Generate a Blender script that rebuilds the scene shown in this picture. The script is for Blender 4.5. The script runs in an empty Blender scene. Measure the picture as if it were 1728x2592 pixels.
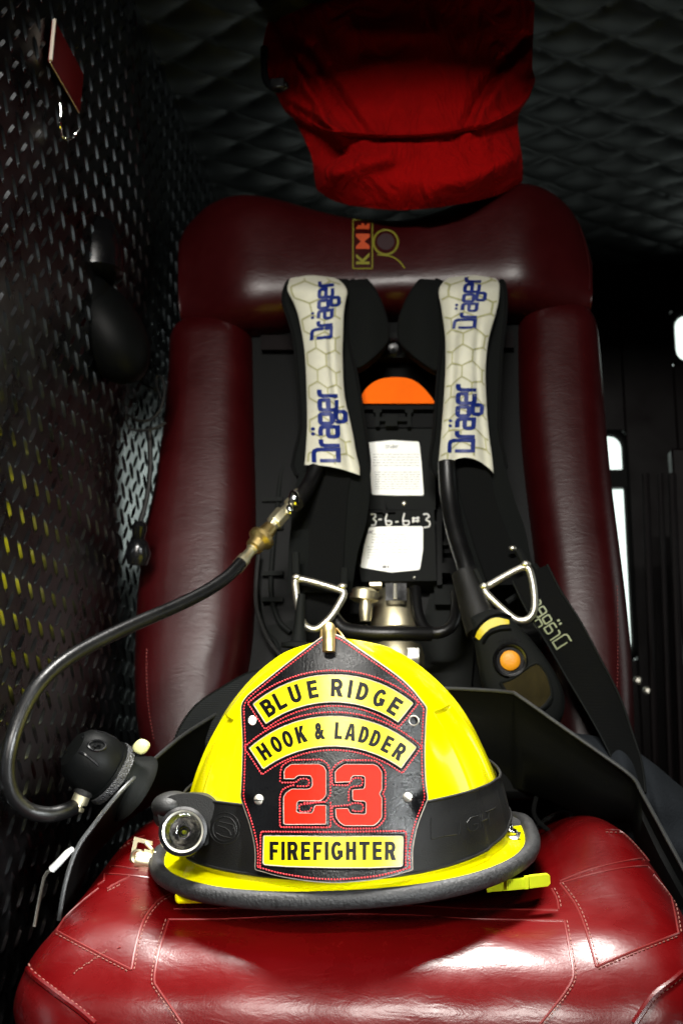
import bpy, bmesh, math, random
from mathutils import Vector, Matrix
from mathutils.bvhtree import BVHTree
R = math.radians
random.seed(7)
sc = bpy.context.scene
COL = sc.collection

# ------------------------------------------------------------------ camera
F_PX = 2900.0
PITCH = math.atan(604 / F_PX); YAW = math.atan(266 / F_PX * math.cos(PITCH))
CAM = Vector((0, 0, 0.60))
RT = Vector((math.cos(YAW), math.sin(YAW), 0))
FW = Vector((-math.sin(YAW) * math.cos(PITCH), math.cos(YAW) * math.cos(PITCH), math.sin(PITCH)))
UP = RT.cross(FW)
cd = bpy.data.cameras.new('camera'); cam = bpy.data.objects.new('camera', cd); COL.objects.link(cam)
cam.matrix_world = Matrix(((RT.x, UP.x, -FW.x, CAM.x), (RT.y, UP.y, -FW.y, CAM.y), (RT.z, UP.z, -FW.z, CAM.z), (0, 0, 0, 1)))
cd.sensor_fit = 'VERTICAL'; cd.sensor_height = 36; cd.sensor_width = 24
cd.lens = 36 * F_PX / 2592; cd.clip_start = .02; cd.clip_end = 50
cd.dof.use_dof = True; cd.dof.focus_distance = .85; cd.dof.aperture_fstop = 9.0; cd.dof.aperture_blades = 7
sc.camera = cam

# ------------------------------------------------------------------ world + lamps
w = bpy.data.worlds.new('World'); sc.world = w; w.use_nodes = True
w.node_tree.nodes['Background'].inputs[0].default_value = (.8, .9, 1, 1)
w.node_tree.nodes['Background'].inputs[1].default_value = .002

def area(name, loc, target, sx, sy, power, color=(1, 1, 1), spread=180):
    l = bpy.data.lights.new(name, 'AREA'); l.shape = 'RECTANGLE'; l.size = sx; l.size_y = sy
    l.energy = power; l.color = color; l.spread = R(spread)
    o = bpy.data.objects.new(name, l); COL.objects.link(o); o.location = loc
    o.rotation_euler = (Vector(target) - Vector(loc)).to_track_quat('-Z', 'Y').to_euler()
    return o
area('dome_lamp', (-.105, .955, 1.45), (-.07, .76, .5), .38, .20, 3.8, (1, .98, .93), 40)
area('door_light', (-.10, -.9, 1.585), (-.07, .95, .82), .7, .05, 5.0, (1, .97, .91), 52)
area('side_window_light', (.98, 1.35, .95), (-.3, 1.1, .7), .35, .4, .8, (.92, 1, .97))
area('right_jamb_light', (.78, -.2, .70), (-.36, .98, .42), .05, .7, 1.6, (.96, 1, 1), 24)
area('bolster_streak_lamp', (-.33, -.6, 1.0), (-.28, 1.18, .80), .03, .5, .30, (1, .93, .86), 24)  # added lamp, no actual jamb: puts a streak on the left bolster
sc.view_settings.view_transform = 'Standard'; sc.view_settings.look = 'None'
sc.view_settings.exposure = 0; sc.view_settings.gamma = 1; sc.view_settings.use_curve_mapping = False
sc.cycles.use_denoising = True
sc.cycles.max_bounces = 6; sc.cycles.sample_clamp_indirect = 6

# ------------------------------------------------------------------ projection helpers
def ray(px, py):
    return RT * ((px - 864) / F_PX) + UP * ((1296 - py) / F_PX) + FW
def P(px, py, Y):
    d = ray(px, py); return CAM + d * (Y / d.y)
def PX(px, py, X):
    d = ray(px, py); return CAM + d * (X / d.x)
def lerp(a, b, t): return a + (b - a) * t
def smooth(t):
    t = max(0, min(1, t)); return t * t * (3 - 2 * t)
def interp(tab, x):
    """piecewise smooth (catmull-rom) lookup in [(x, y), ...]"""
    n = len(tab)
    if x <= tab[0][0]: return tab[0][1]
    if x >= tab[-1][0]: return tab[-1][1]
    for i in range(n - 1):
        if tab[i][0] <= x <= tab[i + 1][0]:
            x0, y0 = tab[i]; x1, y1 = tab[i + 1]
            m0 = (y1 - tab[max(i - 1, 0)][1]) / (x1 - tab[max(i - 1, 0)][0])
            m1 = (tab[min(i + 2, n - 1)][1] - y0) / (tab[min(i + 2, n - 1)][0] - x0)
            h = x1 - x0; t = (x - x0) / h
            return ((2*t**3-3*t**2+1)*y0 + (t**3-2*t**2+t)*h*m0 + (-2*t**3+3*t**2)*y1 + (t**3-t**2)*h*m1)
def spline(pts, n=8, closed=False):
    pts = [Vector(p) for p in pts]; out = []; m = len(pts)
    segs = m if closed else m - 1
    for i in range(segs):
        if closed: p0, p1, p2, p3 = (pts[(i + k) % m] for k in (-1, 0, 1, 2))
        else: p0, p1, p2, p3 = pts[max(i-1, 0)], pts[i], pts[i+1], pts[min(i+2, m-1)]
        for j in range(n):
            t = j / n
            out.append(.5 * ((2*p1) + (p2-p0)*t + (2*p0-5*p1+4*p2-p3)*t*t + (3*p1-p0-3*p2+p3)*t**3))
    if not closed: out.append(pts[-1])
    return out
def resample(pts, step, closed=False):
    pts = [Vector(p) for p in pts]
    if closed: pts = pts + [pts[0]]
    out = [pts[0].copy()]; acc = 0
    for a, b in zip(pts, pts[1:]):
        L = (b - a).length
        if L < 1e-9: continue
        d = step - acc
        while d <= L:
            out.append(a.lerp(b, d / L)); d += step
        acc = L - (d - step)
    return out

# ------------------------------------------------------------------ mesh builder
class MB:
    def __init__(s): s.v = []; s.f = []; s.m = []
    def add(s, vs, fs, mi=0):
        o = len(s.v); s.v += [Vector(v) for v in vs]
        for f in fs: s.f.append([o + i for i in f]); s.m.append(mi)
        return s
    def grid(s, fn, nu, nv, cu=False, mi=0):
        U = nu if cu else nu + 1
        vs = [fn(i / nu, j / nv) for j in range(nv + 1) for i in range(U)]
        fs = []
        for j in range(nv):
            for i in range(nu):
                a, b = j*U + i, j*U + (i+1) % U
                fs.append([a, b, b + U, a + U])
        return s.add(vs, fs, mi)
    def rings(s, rings, cap=True, mi=0, closed=False):
        n = len(rings[0]); vs = [p for r in rings for p in r]; fs = []
        m = len(rings)
        for j in range(m if closed else m - 1):
            for i in range(n):
                a, b = j*n + i, j*n + (i+1) % n; k = ((j+1) % m)*n
                fs.append([a, b, k + (i+1) % n, k + i])
        if cap and not closed:
            fs.append(list(range(n))[::-1]); fs.append([(m-1)*n + i for i in range(n)])
        return s.add(vs, fs, mi)
    def tube(s, pts, r, n=8, closed=False, mi=0, cap=True, flat=1.0):
        pts = [Vector(p) for p in pts]
        m = len(pts); rings = []; prev = None
        for i, p in enumerate(pts):
            a = pts[(i-1) % m] if (closed or i) else pts[0]
            b = pts[(i+1) % m] if (closed or i < m-1) else pts[-1]
            t = (b - a).normalized()
            if prev is None:
                ref = Vector((0, 0, 1)) if abs(t.z) < .9 else Vector((1, 0, 0))
                nrm = t.cross(ref).normalized()
            else:
                nrm = (prev - t * prev.dot(t)); nrm = nrm.normalized() if nrm.length > 1e-6 else t.orthogonal().normalized()
            prev = nrm; bi = t.cross(nrm)
            rr = r(i / max(1, m-1)) if callable(r) else r
            rings.append([p + (nrm * math.cos(2*math.pi*k/n) * flat + bi * math.sin(2*math.pi*k/n)) * rr for k in range(n)])
        return s.rings(rings, cap, mi, closed)
    def box(s, c, ax, ay, az, mi=0):
        c, ax, ay, az = map(Vector, (c, ax, ay, az)); v = []
        for k in (-1, 1):
            for j in (-1, 1):
                for i in (-1, 1): v.append(c + ax*i + ay*j + az*k)
        return s.add(v, [[0,2,3,1],[4,5,7,6],[0,1,5,4],[2,6,7,3],[0,4,6,2],[1,3,7,5]], mi)
    def lathe(s, o, axis, prof, n=24, mi=0, sx=1, ref=None, cap=True, hexa=None):
        o = Vector(o); t = Vector(axis).normalized()
        u = (Vector(ref) - t * Vector(ref).dot(t)).normalized() if ref else t.orthogonal().normalized()
        w_ = t.cross(u); rings = []
        for r, h in prof:
            rings.append([o + t*h + (u*math.cos(2*math.pi*k/n)*sx + w_*math.sin(2*math.pi*k/n))*max(r, 1e-5) for k in range(n)])
        return s.rings(rings, cap, mi)
    def ell(s, c, ax, ay, az, n=20, m=12, mi=0, p=1.0):
        c, ax, ay, az = map(Vector, (c, ax, ay, az))
        pw = lambda x: math.copysign(abs(x)**p, x)
        rings = []
        for j in range(m + 1):
            ph = -math.pi/2 + math.pi*(j + (.02 if j == 0 else -.02 if j == m else 0))/m
            rings.append([c + ax*pw(math.cos(ph))*pw(math.cos(2*math.pi*k/n)) + ay*pw(math.cos(ph))*pw(math.sin(2*math.pi*k/n)) + az*pw(math.sin(ph)) for k in range(n)])
        return s.rings(rings, True, mi)
    def prism(s, pts, depth, mi=0):
        """pts: 3D outline, depth: vector"""
        pts = [Vector(p) for p in pts]; d = Vector(depth); n = len(pts)
        fs = [[i, (i+1) % n, (i+1) % n + n, i + n] for i in range(n)]
        s.add(pts + [p + d for p in pts], fs, mi)
        v, f = fill([pts]); s.add(v, f, mi); s.add([p + d for p in v], f, mi)
        return s
    def jitter(s, a):
        for v in s.v: v += Vector((random.uniform(-a, a), random.uniform(-a, a), random.uniform(-a, a)))
        return s

def fill(loops, maxlen=None):
    """triangulate planar-ish outline(s) -> verts, faces"""
    bm = bmesh.new()
    for lp in loops:
        vs = [bm.verts.new(p) for p in lp]
        for i in range(len(vs)): bm.edges.new((vs[i], vs[(i+1) % len(vs)]))
    bmesh.ops.triangle_fill(bm, use_beauty=True, use_dissolve=False, edges=bm.edges[:])
    if maxlen:
        for _ in range(5):
            es = [e for e in bm.edges if e.calc_length() > maxlen]
            if not es: break
            bmesh.ops.subdivide_edges(bm, edges=es, cuts=1)
            bmesh.ops.triangulate(bm, faces=bm.faces[:])
    bm.verts.index_update()
    r = [v.co.copy() for v in bm.verts], [[v.index for v in f.verts] for f in bm.faces]
    bm.free(); return r

class Surf:
    """a built surface that pixels of the photograph can be traced onto"""
    def __init__(s, mb): s.t = BVHTree.FromPolygons([v[:] for v in mb.v], mb.f)
    def hit(s, px, py, off=0.0):
        d = ray(px, py).normalized()
        l, n, i, dist = s.t.ray_cast(CAM, d)
        if l is None:
            l0 = CAM + d * s.lastd if hasattr(s, 'lastd') else CAM + d * 1.0
            l, n, i, _ = s.t.find_nearest(l0)
        else: s.lastd = dist
        if n.dot(d) > 0: n = -n
        return l + n * off, n
    def pt(s, px, py, off=0.0): return s.hit(px, py, off)[0]

# ------------------------------------------------------------------ objects
ORG = {}
def fin(name, mb, mats, parent=None, smooth_deg=40, sub=0, bevel=0, recalc=True):
    me = bpy.data.meshes.new(name)
    org = Vector((0, 0, 0)); p = parent
    base = ORG[parent.name] if parent else None
    if parent is None:
        mn = Vector([min(v[i] for v in mb.v) for i in range(3)]); mx = Vector([max(v[i] for v in mb.v) for i in range(3)])
        base = Vector(((mn.x+mx.x)/2, (mn.y+mx.y)/2, mn.z))
    me.from_pydata([tuple(v - base) for v in mb.v], [], mb.f)
    if recalc:
        bm = bmesh.new(); bm.from_mesh(me); bmesh.ops.recalc_face_normals(bm, faces=bm.faces[:]); bm.to_mesh(me); bm.free()
    mats = mats if isinstance(mats, (list, tuple)) else [mats]
    for m in mats: me.materials.append(m)
    me.polygons.foreach_set('material_index', mb.m)
    me.polygons.foreach_set('use_smooth', [True] * len(me.polygons))
    me.update()
    me.set_sharp_from_angle(angle=R(smooth_deg))
    o = bpy.data.objects.new(name, me); COL.objects.link(o)
    if parent: o.parent = parent
    else: o.location = base
    ORG[o.name] = base
    if bevel:
        b = o.modifiers.new('bevel', 'BEVEL'); b.width = bevel; b.segments = 2; b.limit_method = 'ANGLE'; b.angle_limit = R(40)
    if sub:
        b = o.modifiers.new('subsurf', 'SUBSURF'); b.levels = sub; b.render_levels = sub
    return o
def fin_loose(name, mb, mats, parent, **k):
    """one part per connected piece"""
    par = list(range(len(mb.v)))
    def find(i):
        while par[i] != i: par[i] = par[par[i]]; i = par[i]
        return i
    for f in mb.f:
        for j in f[1:]: par[find(j)] = find(f[0])
    groups = {}
    for f, m in zip(mb.f, mb.m): groups.setdefault(find(f[0]), []).append((f, m))
    for g_ in groups.values():
        b = MB(); ids = {}
        for f, m in g_:
            for i in f:
                if i not in ids: ids[i] = len(b.v); b.v.append(mb.v[i])
            b.f.append([ids[i] for i in f]); b.m.append(m)
        o = fin(name, b, mats, parent, **k)
    return o
def tag(o, label, cat=None, group=None, kind=None):
    if label: o['label'] = label
    if cat: o['category'] = cat
    if group: o['group'] = group
    if kind: o['kind'] = kind
    return o
def thing(name, loc, label, cat, group=None):
    o = bpy.data.objects.new(name, None); COL.objects.link(o); o.location = loc; o.empty_display_size = .05
    ORG[o.name] = Vector(loc); return tag(o, label, cat, group)

# ------------------------------------------------------------------ materials
def mat(name, col, rough=.5, metal=0, bump=0, bscale=100, spec=.5, coat=0, var=0, vscale=8, coat_rough=.1, kind='noise', rvar=0, detail=4, bdist=.001, sheen=0, emit=None):
    m = bpy.data.materials.new(name); m.use_nodes = True
    nt = m.node_tree; b = nt.nodes['Principled BSDF']; N = nt.nodes.new; L = nt.links.new
    b.inputs['Base Color'].default_value = (*col, 1)
    b.inputs['Roughness'].default_value = rough; b.inputs['Metallic'].default_value = metal
    b.inputs['Specular IOR Level'].default_value = spec
    b.inputs['Coat Weight'].default_value = coat; b.inputs['Coat Roughness'].default_value = coat_rough
    b.inputs['Sheen Weight'].default_value = sheen
    if emit:
        b.inputs['Emission Color'].default_value = (*emit[0], 1); b.inputs['Emission Strength'].default_value = emit[1]
    tc = N('ShaderNodeTexCoord')
    if var or rvar:
        n = N('ShaderNodeTexNoise'); n.inputs['Scale'].default_value = vscale; n.inputs['Detail'].default_value = 6
        n.inputs['Roughness'].default_value = .65
        L(tc.outputs['Object'], n.inputs['Vector'])
        if var:
            r = N('ShaderNodeMapRange'); r.inputs[1].default_value = .3; r.inputs[2].default_value = .7
            r.inputs[3].default_value = 1 - var; r.inputs[4].default_value = 1 + var; L(n.outputs[0], r.inputs[0])
            v = N('ShaderNodeVectorMath'); v.operation = 'SCALE'; v.inputs[0].default_value = col
            L(r.outputs[0], v.inputs['Scale']); L(v.outputs[0], b.inputs['Base Color'])
        if rvar:
            r = N('ShaderNodeMapRange'); r.inputs[1].default_value = .3; r.inputs[2].default_value = .7
            r.inputs[3].default_value = max(.02, rough - rvar); r.inputs[4].default_value = min(1, rough + rvar)
            L(n.outputs[0], r.inputs[0]); L(r.outputs[0], b.inputs['Roughness'])
    if bump:
        if kind == 'voro':
            n = N('ShaderNodeTexVoronoi'); n.feature = 'DISTANCE_TO_EDGE'; n.inputs['Scale'].default_value = bscale
            out = n.outputs['Distance']
        elif kind == 'weave':
            n = N('ShaderNodeTexWave'); n.bands_direction = 'Z'; n.inputs['Scale'].default_value = bscale; n.inputs['Distortion'].default_value = .4
            out = n.outputs['Color']
        else:
            n = N('ShaderNodeTexNoise'); n.inputs['Scale'].default_value = bscale; n.inputs['Detail'].default_value = detail
            out = n.outputs[0]
        L(tc.outputs['Object'], n.inputs['Vector'])
        bp = N('ShaderNodeBump'); bp.inputs['Strength'].default_value = bump; bp.inputs['Distance'].default_value = bdist
        L(out, bp.inputs['Height']); L(bp.outputs[0], b.inputs['Normal'])
    return m

def vinyl(name, col, wr=.35, rough=.33, spec=.5):
    """sat-on vinyl: fine pebble grain, soft creases, scuffed gloss"""
    m = mat(name, col, rough, spec=spec, var=.18, vscale=14, rvar=.05)
    nt = m.node_tree; N = nt.nodes.new; L = nt.links.new; b = nt.nodes['Principled BSDF']
    tc = N('ShaderNodeTexCoord')
    mp = N('ShaderNodeMapping'); mp.inputs['Scale'].default_value = (1, 1.9, 2.4); L(tc.outputs['Object'], mp.inputs[0])
    n1 = N('ShaderNodeTexNoise'); n1.inputs['Scale'].default_value = 44; n1.inputs['Detail'].default_value = 5; n1.inputs['Distortion'].default_value = 1.6
    n2 = N('ShaderNodeTexVoronoi'); n2.feature = 'DISTANCE_TO_EDGE'; n2.inputs['Scale'].default_value = 420
    L(mp.outputs[0], n1.inputs['Vector']); L(tc.outputs['Object'], n2.inputs['Vector'])
    b1 = N('ShaderNodeBump'); b1.inputs['Strength'].default_value = wr; b1.inputs['Distance'].default_value = .0024
    b2 = N('ShaderNodeBump'); b2.inputs['Strength'].default_value = .09; b2.inputs['Distance'].default_value = .0004
    # crease lines: folded noise
    n3 = N('ShaderNodeTexNoise'); n3.inputs['Scale'].default_value = 11; n3.inputs['Detail'].default_value = 3; n3.inputs['Distortion'].default_value = 2.5
    L(mp.outputs[0], n3.inputs['Vector'])
    a = N('ShaderNodeMath'); a.operation = 'SUBTRACT'; a.inputs[1].default_value = .5; L(n3.outputs[0], a.inputs[0])
    c = N('ShaderNodeMath'); c.operation = 'ABSOLUTE'; L(a.outputs[0], c.inputs[0])
    d = N('ShaderNodeMapRange'); d.inputs[1].default_value = 0; d.inputs[2].default_value = .018; L(c.outputs[0], d.inputs[0])
    b3 = N('ShaderNodeBump'); b3.inputs['Strength'].default_value = wr * .25; b3.inputs['Distance'].default_value = .0007
    L(n1.outputs[0], b1.inputs['Height']); L(n2.outputs['Distance'], b2.inputs['Height']); L(d.outputs[0], b3.inputs['Height'])
    L(b1.outputs[0], b2.inputs['Normal']); L(b2.outputs[0], b3.inputs['Normal']); L(b3.outputs[0], b.inputs['Normal'])
    return m

M = {}
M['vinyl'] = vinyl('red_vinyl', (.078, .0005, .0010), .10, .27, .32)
M['vinyl_back'] = vinyl('shaded_red_vinyl', (.025, .0008, .0013), .10, .36, .30)  # same seat vinyl, base darkened for the weaker light on the back
M['seam'] = mat('lit_vinyl_seam', (.13, .010, .009), .36)  # vinyl colour lightened to paint the light caught along seams
M['thread'] = mat('pale_thread', (.20, .075, .055), .8)
M['thread_dark'] = mat('maroon_thread', (.22, .05, .045), .7)
M['yellow'] = mat('yellow_shell', (.88, .80, 0.0), .16, coat=.6, coat_rough=.05, spec=.5, var=.03, vscale=30, rvar=.05)
M['ink_yellow'] = mat('yellow_panel', (.90, .74, .002), .30, bump=.04, bscale=300, var=.03, vscale=60, spec=.35)
M['orange_red'] = mat('orange_red_leather', (.78, .012, .001), .5, bump=.12, bscale=260, var=.08, vscale=60, spec=.14)
M['leather'] = mat('black_leather', (.0030, .0030, .0034), .28, bump=.36, bscale=700, kind='noise', rvar=.08, vscale=60, bdist=.0007, detail=5, spec=.22)
M['leather_edge'] = mat('raw_leather_edge', (.34, .29, .24), .75, bump=.5, bscale=700, var=.3, vscale=200)
M['red_thread'] = mat('red_thread', (.75, .03, .04), .6)
M['ink'] = mat('black_ink', (.003, .003, .003), .42, spec=.12)
M['rubber'] = mat('black_rubber', (.0055, .0054, .005), .55, spec=.35, bump=.35, bscale=900, var=.25, vscale=30, rvar=.1)
M['rubber_worn'] = mat('worn_rubber_edging', (.014, .014, .0145), .58, bump=1.0, bscale=480, var=.55, vscale=220, rvar=.1, bdist=.0008)
M['chrome'] = mat('chrome', (.85, .84, .82), .12, metal=1, bump=.12, bscale=160)
M['steel'] = mat('brushed_steel', (.82, .79, .68), .42, metal=1, bump=.15, bscale=200, var=.1, vscale=50)
M['brass'] = mat('brass', (.86, .64, .26), .36, metal=1, bump=.15, bscale=240, var=.18, vscale=60)
M['nickel'] = mat('nickel_fitting', (.90, .82, .56), .42, metal=1, var=.12, vscale=80)
M['hose'] = mat('black_hose_rubber', (.003, .003, .0032), .36, spec=.45, bump=.2, bscale=700, rvar=.06, vscale=40)
M['edge_grey'] = mat('edge_highlight_grey', (.034, .036, .037), .4, var=.3, vscale=60)  # lighter base paints the highlight along the black hip frame's edge
M['nylon'] = mat('ribbed_nylon_webbing', (.014, .016, .0165), .8, spec=.2, bump=1.0, bscale=150, kind='weave', bdist=.001)
M['webbing'] = mat('black_webbing', (.0040, .0044, .0044), .9, spec=.12, bump=.8, bscale=230, kind='weave', bdist=.0006)
M['neoprene'] = mat('black_padding', (.0042, .005, .0047), .9, bump=.4, bscale=900, spec=.12)
M['plastic'] = mat('black_plastic', (.0022, .0025, .0025), .5, spec=.08, bump=.5, bscale=700, bdist=.0003, var=.1)
M['plastic_grey'] = mat('charcoal_plastic', (.0060, .0070, .0066), .7, spec=.12, bump=.6, bscale=800, bdist=.0003, var=.15)
M['plastic_gloss'] = mat('gloss_black_plastic', (.0035, .0035, .004), .24, spec=.5, var=.2, vscale=40, rvar=.08)
M['paper'] = mat('white_label', (.98, .99, .95), .3, spec=.8)
M['print'] = mat('grey_print', (.10, .10, .10), .6)
M['silver'] = mat('silver_reflective_fabric', (.60, .59, .48), .5, metal=.0, bump=.3, bscale=900, var=.10, vscale=20)
M['olive'] = mat('olive_print', (.36, .35, .18), .5)
M['blue'] = mat('blue_print', (.003, .016, .15), .45)
M['orange'] = mat('orange_plastic', (.95, .14, .0), .7, spec=.1, var=.08, vscale=30)
M['amber'] = mat('amber_button', (.75, .30, .01), .45, bump=.4, bscale=400, var=.1, vscale=60)
M['yellow_tape'] = mat('yellow_tape', (.62, .50, .01), .45, bump=.3, bscale=300, var=.15, vscale=60)
M['lime'] = mat('lime_plastic', (.62, .72, .01), .35, var=.05, vscale=40)
M['cream'] = mat('cream_plastic', (.50, .50, .24), .4)
M['cloth_red'] = mat('red_canvas', (.26, .0005, .0006), .92, spec=.1, var=.22, vscale=9)
_nt = M['cloth_red'].node_tree; _b = _nt.nodes['Principled BSDF']; _tc = _nt.nodes.new('ShaderNodeTexCoord')
_mp = _nt.nodes.new('ShaderNodeMapping'); _mp.inputs['Scale'].default_value = (1.6, 1, .8); _mp.inputs['Rotation'].default_value = (0, .6, 0); _nt.links.new(_tc.outputs['Object'], _mp.inputs[0])
_n = _nt.nodes.new('ShaderNodeTexNoise'); _n.inputs['Scale'].default_value = 13; _n.inputs['Detail'].default_value = 4; _n.inputs['Distortion'].default_value = 2.2; _nt.links.new(_mp.outputs[0], _n.inputs['Vector'])
_n2 = _nt.nodes.new('ShaderNodeTexNoise'); _n2.inputs['Scale'].default_value = 900; _nt.links.new(_tc.outputs['Object'], _n2.inputs['Vector'])
_b1 = _nt.nodes.new('ShaderNodeBump'); _b1.inputs['Strength'].default_value = .8; _b1.inputs['Distance'].default_value = .016; _nt.links.new(_n.outputs[0], _b1.inputs['Height'])
_b2 = _nt.nodes.new('ShaderNodeBump'); _b2.inputs['Strength'].default_value = .6; _b2.inputs['Distance'].default_value = .0008; _nt.links.new(_n2.outputs[0], _b2.inputs['Height']); _nt.links.new(_b1.outputs[0], _b2.inputs['Normal']); _nt.links.new(_b2.outputs[0], _b.inputs['Normal'])
M['navy'] = mat('dark_navy_cloth', (.016, .019, .023), .9, bump=.8, bscale=500, var=.15, vscale=30, spec=.15)
M['tread'] = mat('tread_plate', (.11, .115, .12), .30, metal=1, bump=.12, bscale=90, var=.35, vscale=18, rvar=.06)
M['quilt'] = mat('quilted_black_vinyl', (.011, .0125, .0118), .5, bump=.3, bscale=600, bdist=.0003)
M['maroon_paint'] = mat('dark_maroon_panel', (.0022, .0007, .0009), .5, spec=.12, var=.3, vscale=10, rvar=.15)
M['floor'] = mat('dark_floor', (.004, .004, .004), .7, bump=.3, bscale=200, var=.3, vscale=15)
M['red_sticker'] = mat('red_reflector', (.13, .001, .002), .6, spec=.2)
M['white'] = mat('white_edge', (.75, .66, .55), .5)
M['white_paint'] = mat('white_plastic', (.80, .80, .78), .35)
M['glass_lit'] = mat('daylight_window', (.9, 1, .96), .1, emit=((.86, 1, .93), 1.6))
M['glass_bright'] = mat('bright_daylight_window', (.9, 1, .96), .1, emit=((.86, 1, .93), 5.0))
M['dial'] = mat('smoked_dial', (.030, .024, .010), .12, coat=1, coat_rough=.03, var=.3, vscale=50)
M['liner'] = mat('black_liner_cloth', (.010, .010, .011), .95, bump=.8, bscale=700, sheen=.1)
M['emb_yellow'] = mat('yellow_embroidery', (.17, .16, .005), .7, bump=.6, bscale=900)
M['emb_red'] = mat('orange_red_embroidery', (.42, .05, .005), .7, bump=.6, bscale=900)
M['emb_dark'] = mat('dark_embroidery', (.02, .004, .006), .7)
M['grey_print2'] = mat('pale_green_print', (.24, .27, .16), .6)
g = bpy.data.materials.new('clear_lens'); g.use_nodes = True
gb = g.node_tree.nodes['Principled BSDF']; gb.inputs['Transmission Weight'].default_value = 1; gb.inputs['Roughness'].default_value = .02; gb.inputs['IOR'].default_value = 1.25
M['lens'] = g

# ------------------------------------------------------------------ writing
_tx = {}
def glyph(ch, bold=.02):
    k = (ch, bold)
    if k in _tx: return _tx[k]
    c = bpy.data.curves.new('t', 'FONT'); c.body = ch; c.size = 1; c.offset = bold; c.resolution_u = 4
    o = bpy.data.objects.new('t', c); COL.objects.link(o)
    dg = bpy.context.evaluated_depsgraph_get(); dg.update()
    me = bpy.data.meshes.new_from_object(o.evaluated_get(dg))
    v = [q.co.copy() for q in me.vertices]; f = [list(q.vertices) for q in me.polygons]
    bpy.data.objects.remove(o); bpy.data.curves.remove(c); bpy.data.meshes.remove(me)
    x0 = min(q.x for q in v); x1 = max(q.x for q in v); y0 = min(q.y for q in v); y1 = max(q.y for q in v)
    v = [Vector(((q.x - x0) / (x1 - x0) - .5, (q.y - y0) / (y1 - y0) - .5, 0)) for q in v]
    # refine long triangles so that glyphs hug curved surfaces
    _tx[k] = (v, f, (x1 - x0) / (y1 - y0)); return _tx[k]
def put_glyph(mb, surf, ch, cx, cy, wd, ht, ang=0, off=.0006, bold=.02, mi=0):
    """glyph centred at pixel (cx, cy), wd x ht pixels, ang = clockwise degrees"""
    v, f, a = glyph(ch, bold); ca, sa = math.cos(R(ang)), math.sin(R(ang)); vs = []
    for q in v:
        x, y = q.x * wd, -q.y * ht
        vs.append(surf.pt(cx + x*ca - y*sa, cy + x*sa + y*ca, off))
    mb.add(vs, f, mi)
def strip(pts, w, closed=False):
    pts = [Vector((p[0], p[1], 0)) for p in pts]; n = len(pts); vs = []; fs = []
    for i in range(n):
        a = pts[(i-1) % n] if (closed or i) else None; b = pts[(i+1) % n] if (closed or i < n-1) else None
        d1 = (pts[i] - a).normalized() if a is not None else None; d2 = (b - pts[i]).normalized() if b is not None else None
        d = ((d1 or d2) + (d2 or d1)).normalized(); nr = Vector((-d.y, d.x, 0))
        k = 1.0
        if d1 and d2: k = min(1.6, 1 / max(.5, nr.dot(Vector((-d1.y, d1.x, 0)))))
        vs += [pts[i] + nr*w/2*k, pts[i] - nr*w/2*k]
    for i in range(n if closed else n-1):
        j = (i+1) % n; fs.append([2*i, 2*i+1, 2*j+1, 2*j])
    return vs, fs
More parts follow.
